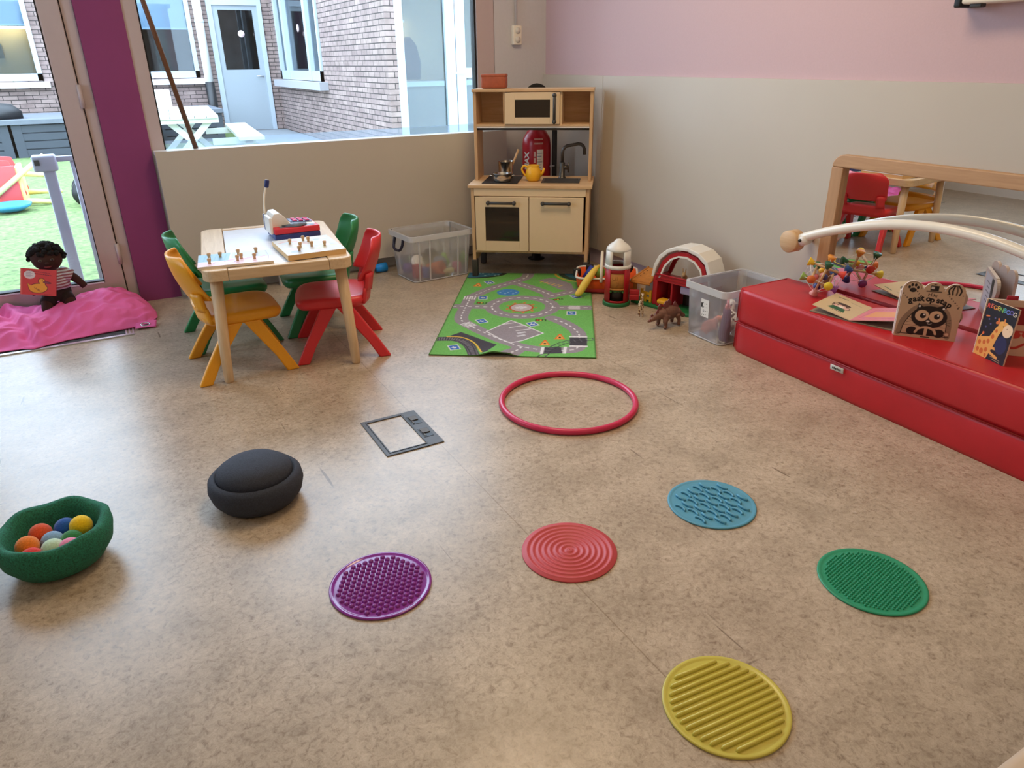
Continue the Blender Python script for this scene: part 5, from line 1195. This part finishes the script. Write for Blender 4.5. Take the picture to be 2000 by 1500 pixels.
for ch, x, y, a in (('g', .030, .1345, .22), ('a', .0435, .1385, .16), ('a', .0565, .1410, .10), ('t', .067, .1435, .06), ('o', .0855, .1430, .0), ('p', .0985, .1405, -.04), ('s', .1175, .1395, -.14), ('t', .1275, .1385, -.2), ('a', .1390, .1335, -.26), ('p', .1530, .1270, -.32)):
    paint_text(mb, ch, .0275, BLK, X1 @ Matrix.Translation((x*s_, y, .0009)) @ Matrix.Rotation(a, 4, 'Z'), bold=.0011)
obj('front_cover', mb, M['print'], t)
X2 = frameX(BL+Vector((.010, .008, 0)), (BR-BL)+Vector((.030, .030, 0)), Vector((.055*.777, .055*.63, 1)))
side = [(0, 0), (W_-.004, 0)]+[(W_-.006+.030*math.cos(a), .070+.030*math.sin(a)) for a in [-PI/2+PI*k/10 for k in range(11)]]+[(W_-.006+.034*math.cos(a), .134+.034*math.sin(a)) for a in [-PI/2+PI*k/10 for k in range(11)]]+[(W_-.01, H_-.03), (.01, H_-.03), (0, H_-.04)]
cv2 = Canvas(W_+.03, H_, .0012, (190, 166, 146))
cv2.rect(W_+.004, .055, .03, .016, BLK).ell(W_+.004, .046, .006, .006, (200, 190, 180)).ell(W_+.004, .046, .0085, .0085, BLK, ring=.004).line([(W_-.008, .062), (W_-.004, .085), (W_+.010, .085), (W_+.012, .062)], .004, BLK)
cv2.rect(W_+.004, .142, .024, .02, (36, 34, 36)).rect(W_+.002, .120, .02, .02, (60, 56, 56)).rect(W_+.004, .158, .018, .005, BLK).ell(W_+.002, .116, .006, .005, (190, 176, 166))
mb = picture(MB(), cv2, .0, KR, X2 @ Matrix.Translation((0, 0, .0005)), mask=outline_mask(cv2, side), back=False)
paint_prism(mb, side, -.012, 0, (214, 196, 182), X2); cvk = Canvas(.15, .14, .002, (206, 206, 214)); cvk.rect(.02, .07, .04, .14, (28, 24, 28))
for k in range(5): cvk.line([(.06, .11-.018*k), (.115-.01*(k % 2), .11-.018*k)], .004, (90, 90, 104))
picture(mb, cvk, 0, KR, X2 @ Matrix.Translation((.17, .02, -.0125)) @ Matrix.Rotation(PI, 4, 'Y'), back=False)
obj('page_block', mb, M['print'], t)

# rainbow book standing open
SP, FR = Vector((-.224, -3.066, .2885)), Vector((-.262, -3.184, .2885)); W2, H2 = (FR-SP).length, .190
cv = Canvas(W2, H2, .0009, (24, 22, 34))
GO, GS = (240, 176, 92), (214, 110, 50)
cv.poly([(.0, .0), (.052, .0), (.066, .045), (.076, .09), (.090, .122), (.074, .130), (.060, .112), (.044, .075), (.0, .060)], GO)
cv.ell(.088, .122, .024, .016, GO, -.15).ell(.104, .112, .018, .022, (246, 214, 176), -.3).line([(.060, .14), (.066, .128)], .006, (226, 120, 60)).line([(.084, .145), (.084, .132)], .005, (240, 150, 80)).ell(.06, .128, .008, .005, (226, 120, 60), .6).ell(.085, .122, .0022, .0022, (60, 40, 30)).ell(.100, .118, .0016, .0016, (150, 100, 80)).ell(.112, .114, .0016, .0016, (150, 100, 80))
for x, y, r_ in ((.012, .045, .008), (.030, .05, .008), (.012, .020, .008), (.028, .018, .010), (.044, .028, .008), (.044, .058, .008), (.056, .078, .008), (.064, .1, .006), (.046, .010, .006)): cv.ell(x, y, r_*.75, r_, GS)
cv.line([(.055, .040), (.092, .044)], .009, GO).line([(.055, .026), (.090, .016)], .009, GO).line([(.008, .062), (.016, .076)], .003, GO).ell(.017, .078, .004, .005, (232, 110, 60))
cv.ell(.094, .06, .022, .030, (36, 44, 84)).rect(.086, .012, .040, .002, (190, 150, 110), -.1).rect(.092, .005, .03, .002, (190, 150, 110), -.1)
for x, y in ((.025, .128), (.035, .115), (.046, .138), (.02, .1)): cv.ell(x, y, .003, .003, (90, 90, 140))
cv.line([(.012, .136), (.022, .138)], .005, (226, 120, 60))
X3 = frameX(SP, FR-SP, Vector((.02, -.0, 1)))
t = thing('rainbow_book', 'black board book with giraffe cover standing open on the bench', 'book', (0, 0, 0))
mb = picture(MB(), cv, .006, (226, 206, 180), X3)
for k, (ch, c) in enumerate(zip('REGENBOOG', ((226, 70, 60), (226, 110, 90), (236, 150, 70), (226, 190, 90), (130, 190, 90), (80, 160, 170), (110, 130, 210), (110, 100, 180), (236, 220, 200)))):
    paint_text(mb, ch, .020, c, X3 @ Matrix.Translation((.010+k*.0128, .170+.002*(k % 2), .0006)), bold=.0005)
obj('front_cover', mb, M['print'], t)
BK = Vector((-.085, -3.205, .2885)); cv = Canvas((BK-SP).length, H2, .0016, (222, 196, 170)); w3_ = cv.w
cv.rect(w3_*.5, .138, w3_*.8, .06, (150, 36, 40)).rect(w3_*.5, .085, w3_*.9, .006, (196, 60, 56)).ell(w3_*.55, .072, .016, .012, (206, 70, 60)).ell(w3_*.72, .076, .016, .012, (206, 70, 60)).line([(w3_*.3, .05), (w3_*.45, .03), (w3_*.6, .028), (w3_*.75, .045), (w3_*.9, .03)], .009, (196, 66, 56), smooth=6).ell(w3_*.8, .13, .014, .014, (226, 150, 120))
X4 = frameX(SP, BK-SP, Vector((0, 0, 1)))
mb = picture(MB(), cv, .006, (226, 206, 180), X4); obj('back_page', mb, M['print'], t)
obj('red_tab', MB().rbox(w3_*.28, w3_*.45, H2-.004, H2+.014, -.005, -.001, .001, 1, 0, X4), C((170, 30, 50)), t); obj('orange_tab', MB().rbox(w3_*.56, w3_*.80, H2-.004, H2+.014, -.005, -.001, .001, 1, 0, X4), C((240, 130, 40)), t)

# ================================================================ doll, her book and the pink cloth by the door
t = thing('rag_doll', 'dark brown cloth doll sitting against the glass door', 'doll', (-3.005, -.005, 0))
mb = MB().ball((0, -.018, .328), (.071, .060, .066), 20, 14).ball((0, -.01, .265), (.028, .026, .03)).ball((0, 0, .195), (.062, .045, .075), 18, 12)
mb.tube(catmull([(.045, 0, .238), (.080, -.004, .222), (.108, -.010, .196), (.134, -.016, .158)], 4), [.024, .024, .024, .0235, .023, .0225, .022, .021, .020, .019, .018, .0175, .017], 12)
mb.tube(catmull([(-.045, 0, .238), (-.075, -.02, .215), (-.092, -.06, .190), (-.085, -.085, .172)], 4), [.024, .024, .024, .023, .022, .022, .021, .020, .020, .019, .018, .017, .017], 12)
for s in (-1, 1): mb.tube([(s*.035, -.01, .125), (s*.050, -.05, .105), (s*.055, -.075, .070)], [.034, .028, .026], 12)
obj('body', mb, M['skin'], t, mods=REMESH(.005, 5))
hb = MB()
rng = random.Random(5)
for k in range(210):
    a = rng.uniform(0, 2*PI); p = rng.uniform(.0, 1.0); th = p*1.75
    x, y, z = .078*math.sin(th)*math.cos(a), -.012+.068*math.sin(th)*math.sin(a), .330+.070*math.cos(th)
    if y < -.03 and z < .352: continue
    hb.ball((x, y, z), rng.uniform(.009, .014), 7, 5)
obj('hair', hb, M['hair'], t)
for s in (-1, 1):
    obj('eye', MB().ball((s*.026, -.0755, .328), (.0095, .004, .0065), 12, 8), C((92, 78, 70), .4), t)
    obj('pupil', MB().ball((s*.026, -.0788, .328), (.0045, .002, .0045), 10, 6), M['black'], t)
obj('nose', MB().ball((0, -.079, .313), (.010, .007, .007), 10, 8), M['skin'], t)
obj('mouth', MB().tube([(-.016, -.0745, .296), (-.006, -.0775, .293), (.006, -.0775, .293), (.016, -.0745, .296)], [.002, .0042, .0042, .002], 8), C((120, 44, 44), .6), t)
shirt = newmat('striped_jersey')[0]; nt = shirt.node_tree; wv = nt.nodes.new('ShaderNodeTexWave'); wv.bands_direction = 'Z'; wv.inputs['Scale'].default_value = 22; wv.inputs['Distortion'].default_value = .6
nt.links.new(coords(nt), wv.inputs['Vector']); nt.links.new(ramp(nt, wv.outputs['Fac'], [(.45, L((206, 214, 224))), (.6, L((150, 96, 106)))]), nt.nodes['Principled BSDF'].inputs['Base Color']); nt.nodes['Principled BSDF'].inputs['Roughness'].default_value = .9
sb_ = MB().lathe([(.071, .168), (.069, .20), (.064, .235), (.050, .262), (.032, .274), (.030, .272)], 28, cap=False, X=Matrix.Scale(.78, 4, (0, 1, 0)))
for s in (-1, 1): sb_.tube([(s*.038, 0, .243), (s*.062, -.004, .234), (s*.088, -.006 if s > 0 else -.03, .219)], [.030, .031, .030], 14, cap=False)
obj('striped_shirt', sb_, shirt, t, mods=[('SOLIDIFY', dict(thickness=.003, offset=1))])
obj('shorts', MB().lathe([(.066, .11), (.069, .14), (.067, .175), (.05, .176)], 24, cap=False, X=Matrix.Scale(.78, 4, (0, 1, 0))).tube([(-.033, -.015, .127), (-.050, -.05, .10)], [.038, .033], 12).tube([(.033, -.015, .127), (.050, -.05, .10)], [.038, .033], 12), M['shorts'], t)
# picture book leaning on the doll
o0, o1 = Vector((-3.146, -.140, .192)), Vector((-2.996, -.162, .162))
cv = Canvas(.150, .128, .001, (212, 70, 76))
cv.rect(.004, .064, .008, .128, (226, 110, 108)).ell(.038, .098, .024, .020, (226, 216, 222))
for k in range(5): cv.line([(.024, .090+k*.0045), (.024+.026*(.7+.3*((k*3) % 2)), .090+k*.0045)], .0016, (150, 130, 160))
DU, DE = (240, 168, 66), (110, 34, 60)
for col, g in ((DE, .003), (DU, 0)):
    cv.ell(.075, .034, .038+g, .022+g, col, .12).ell(.089, .070, .013+g, .012+g, col).poly([(.08-g, .04), (.105+g, .04), (.101+g, .07), (.083-g, .07)], col).poly([(.03-g, .055+g), (.036, .03-g), (.06, .035)], col)
cv.ell(.112, .064, .018, .006, DE, -.12).ell(.112, .064, .014, .0036, (140, 70, 90), -.12).ell(.092, .074, .002, .002, DE)
for k in range(3): cv.line([(.058+.008*k, .040-.005*k), (.064+.008*k, .030-.005*k), (.074+.008*k, .030-.004*k)], .0018, DE, smooth=3)
cv.line([(.03, .118), (.125, .110)], .0028, (96, 40, 60), (.006, .004)).line([(.060, .105), (.130, .100)], .0034, (96, 40, 60), (.007, .005)).line([(.1, .006), (.13, .006)], .0016, (140, 50, 60))
t = thing('picture_book', 'red picture book with an orange duck leaning on the doll', 'book', (0, 0, 0))
XB_ = frameX(o0, o1-o0, Vector((.16, .30, 1)))
obj('cover', picture(MB(), cv, .002, (190, 60, 66), XB_), M['print'], t); obj('pages', MB().box(.004, .147, .003, .125, -.012, -.0022, 0, XB_), M['cream_plastic'], t); obj('back_cover', MB().box(0, .150, 0, .128, -.0145, -.0122, 0, XB_), C((196, 60, 66)), t)
# heaped pink cloth
from mathutils import noise as NZ
t = thing('pink_cloth', 'bright pink cotton cloth heaped in front of the glass door', 'cloth', (0, 0, 0))
def lerp(x, pts):
    for (x0, y0), (x1, y1) in zip(pts[:-1], pts[1:]):
        if x <= x1: return y0+(y1-y0)*max(0, min(1, (x-x0)/(x1-x0)))
    return pts[-1][1]
FRONT = [(-3.75, -.40), (-3.4, -.43), (-3.17, -.445), (-3.12, -.47), (-2.98, -.415), (-2.72, -.385), (-2.63, -.38), (-2.575, -.27)]
BACK = [(-3.75, .06), (-2.72, .075), (-2.66, .03), (-2.61, -.06), (-2.575, -.17)]
TOPZ = [(-3.75, .10), (-3.30, .088), (-3.20, .094), (-3.14, .088), (-3.02, .096), (-2.93, .112), (-2.80, .150), (-2.71, .135), (-2.65, .10), (-2.60, .055), (-2.575, .012)]
def cloth(u, v):
    x = -3.75+1.175*u; yf, yb, h = lerp(x, FRONT), lerp(x, BACK), lerp(x, TOPZ)
    y = yf+(yb-yf)*v
    prof_ = (v/.62)**.62 if v < .62 else 1-.10*((v-.62)/.38)**2
    z = h*max(0, prof_)
    f = NZ.noise(Vector((x*5.5+y*6, y*2.5-x*2, .3)))*.030+abs(NZ.noise(Vector((x*13-y*9, y*9+x*3, 2.1))))*-.036+NZ.noise(Vector((x*30, y*24, 5)))*.005
    r_ = .020*math.exp(-((x+3.155+.18*(v-.5))/.022)**2)-.020*math.exp(-((x+3.20+.15*(v-.5))/.03)**2)
    k = min(1, v*7)*min(1, (1-u)*25)
    z = max(.009, z+(f+r_)*k)
    if v == 0: z = .0085
    return (x+.012*NZ.noise(Vector((x*9, v*4, 7)))*k, y+.014*NZ.noise(Vector((x*7, 3, v)))*(1 if v < .3 else 0), z)
obj('sheet', MB().surf(cloth, 170, 64), M['pink_cloth'], t, mods=[('SOLIDIFY', dict(thickness=.003, offset=1))])
hem = [cloth(k/60, .03) for k in range(30, 58)]
obj('hem', MB().tube([(x, y-.004, .009) for x, y, z in hem], .0055, 6), M['pink_cloth'], t)
fl = obj('corner_flap', MB().surf(lambda u, v: (-2.690+.095*u+.01*v, -.412+.05*v-.006*u+.02*u*v, .008+.012*v*v+.002*math.sin(u*4)), 10, 8), M['pink_cloth'], t, mods=[('SOLIDIFY', dict(thickness=.0025, offset=1))])
obj('grommet', MB().tube([(-2.640+.020*math.cos(a*PI/12), -.384+.014*math.sin(a*PI/12), .0155+.0045*math.sin(a*PI/12)) for a in range(24)], .0038, 8, closed=True), M['chrome'], fl)
obj('grommet_hole', MB().ball((-2.640, -.384, .0145), (.016, .011, .0022), 16, 6), C((60, 30, 40)), fl)

# corner of a low table beside the photographer
t = thing('low_table', 'pale corner of a low table at the bottom edge beside the floor', 'table', (0, 0, 0))
obj('tabletop', MB().rbox(-1.985, -1.2, -4.75, -4.058, .47, .50, .012), mat('table_cream', (214, 194, 172), .4, var=.02), t)
obj('edge_screw', MB().cyl((-1.905, -4.085, .4995), (-1.905, -4.085, .5012), .005), C((70, 50, 44)), t)
for x, y in ((-1.3, -4.15), (-1.3, -4.68), (-1.85, -4.68)): obj('leg', MB().cyl((x, y, 0), (x, y, .475), .022), M['birch_v'], t)
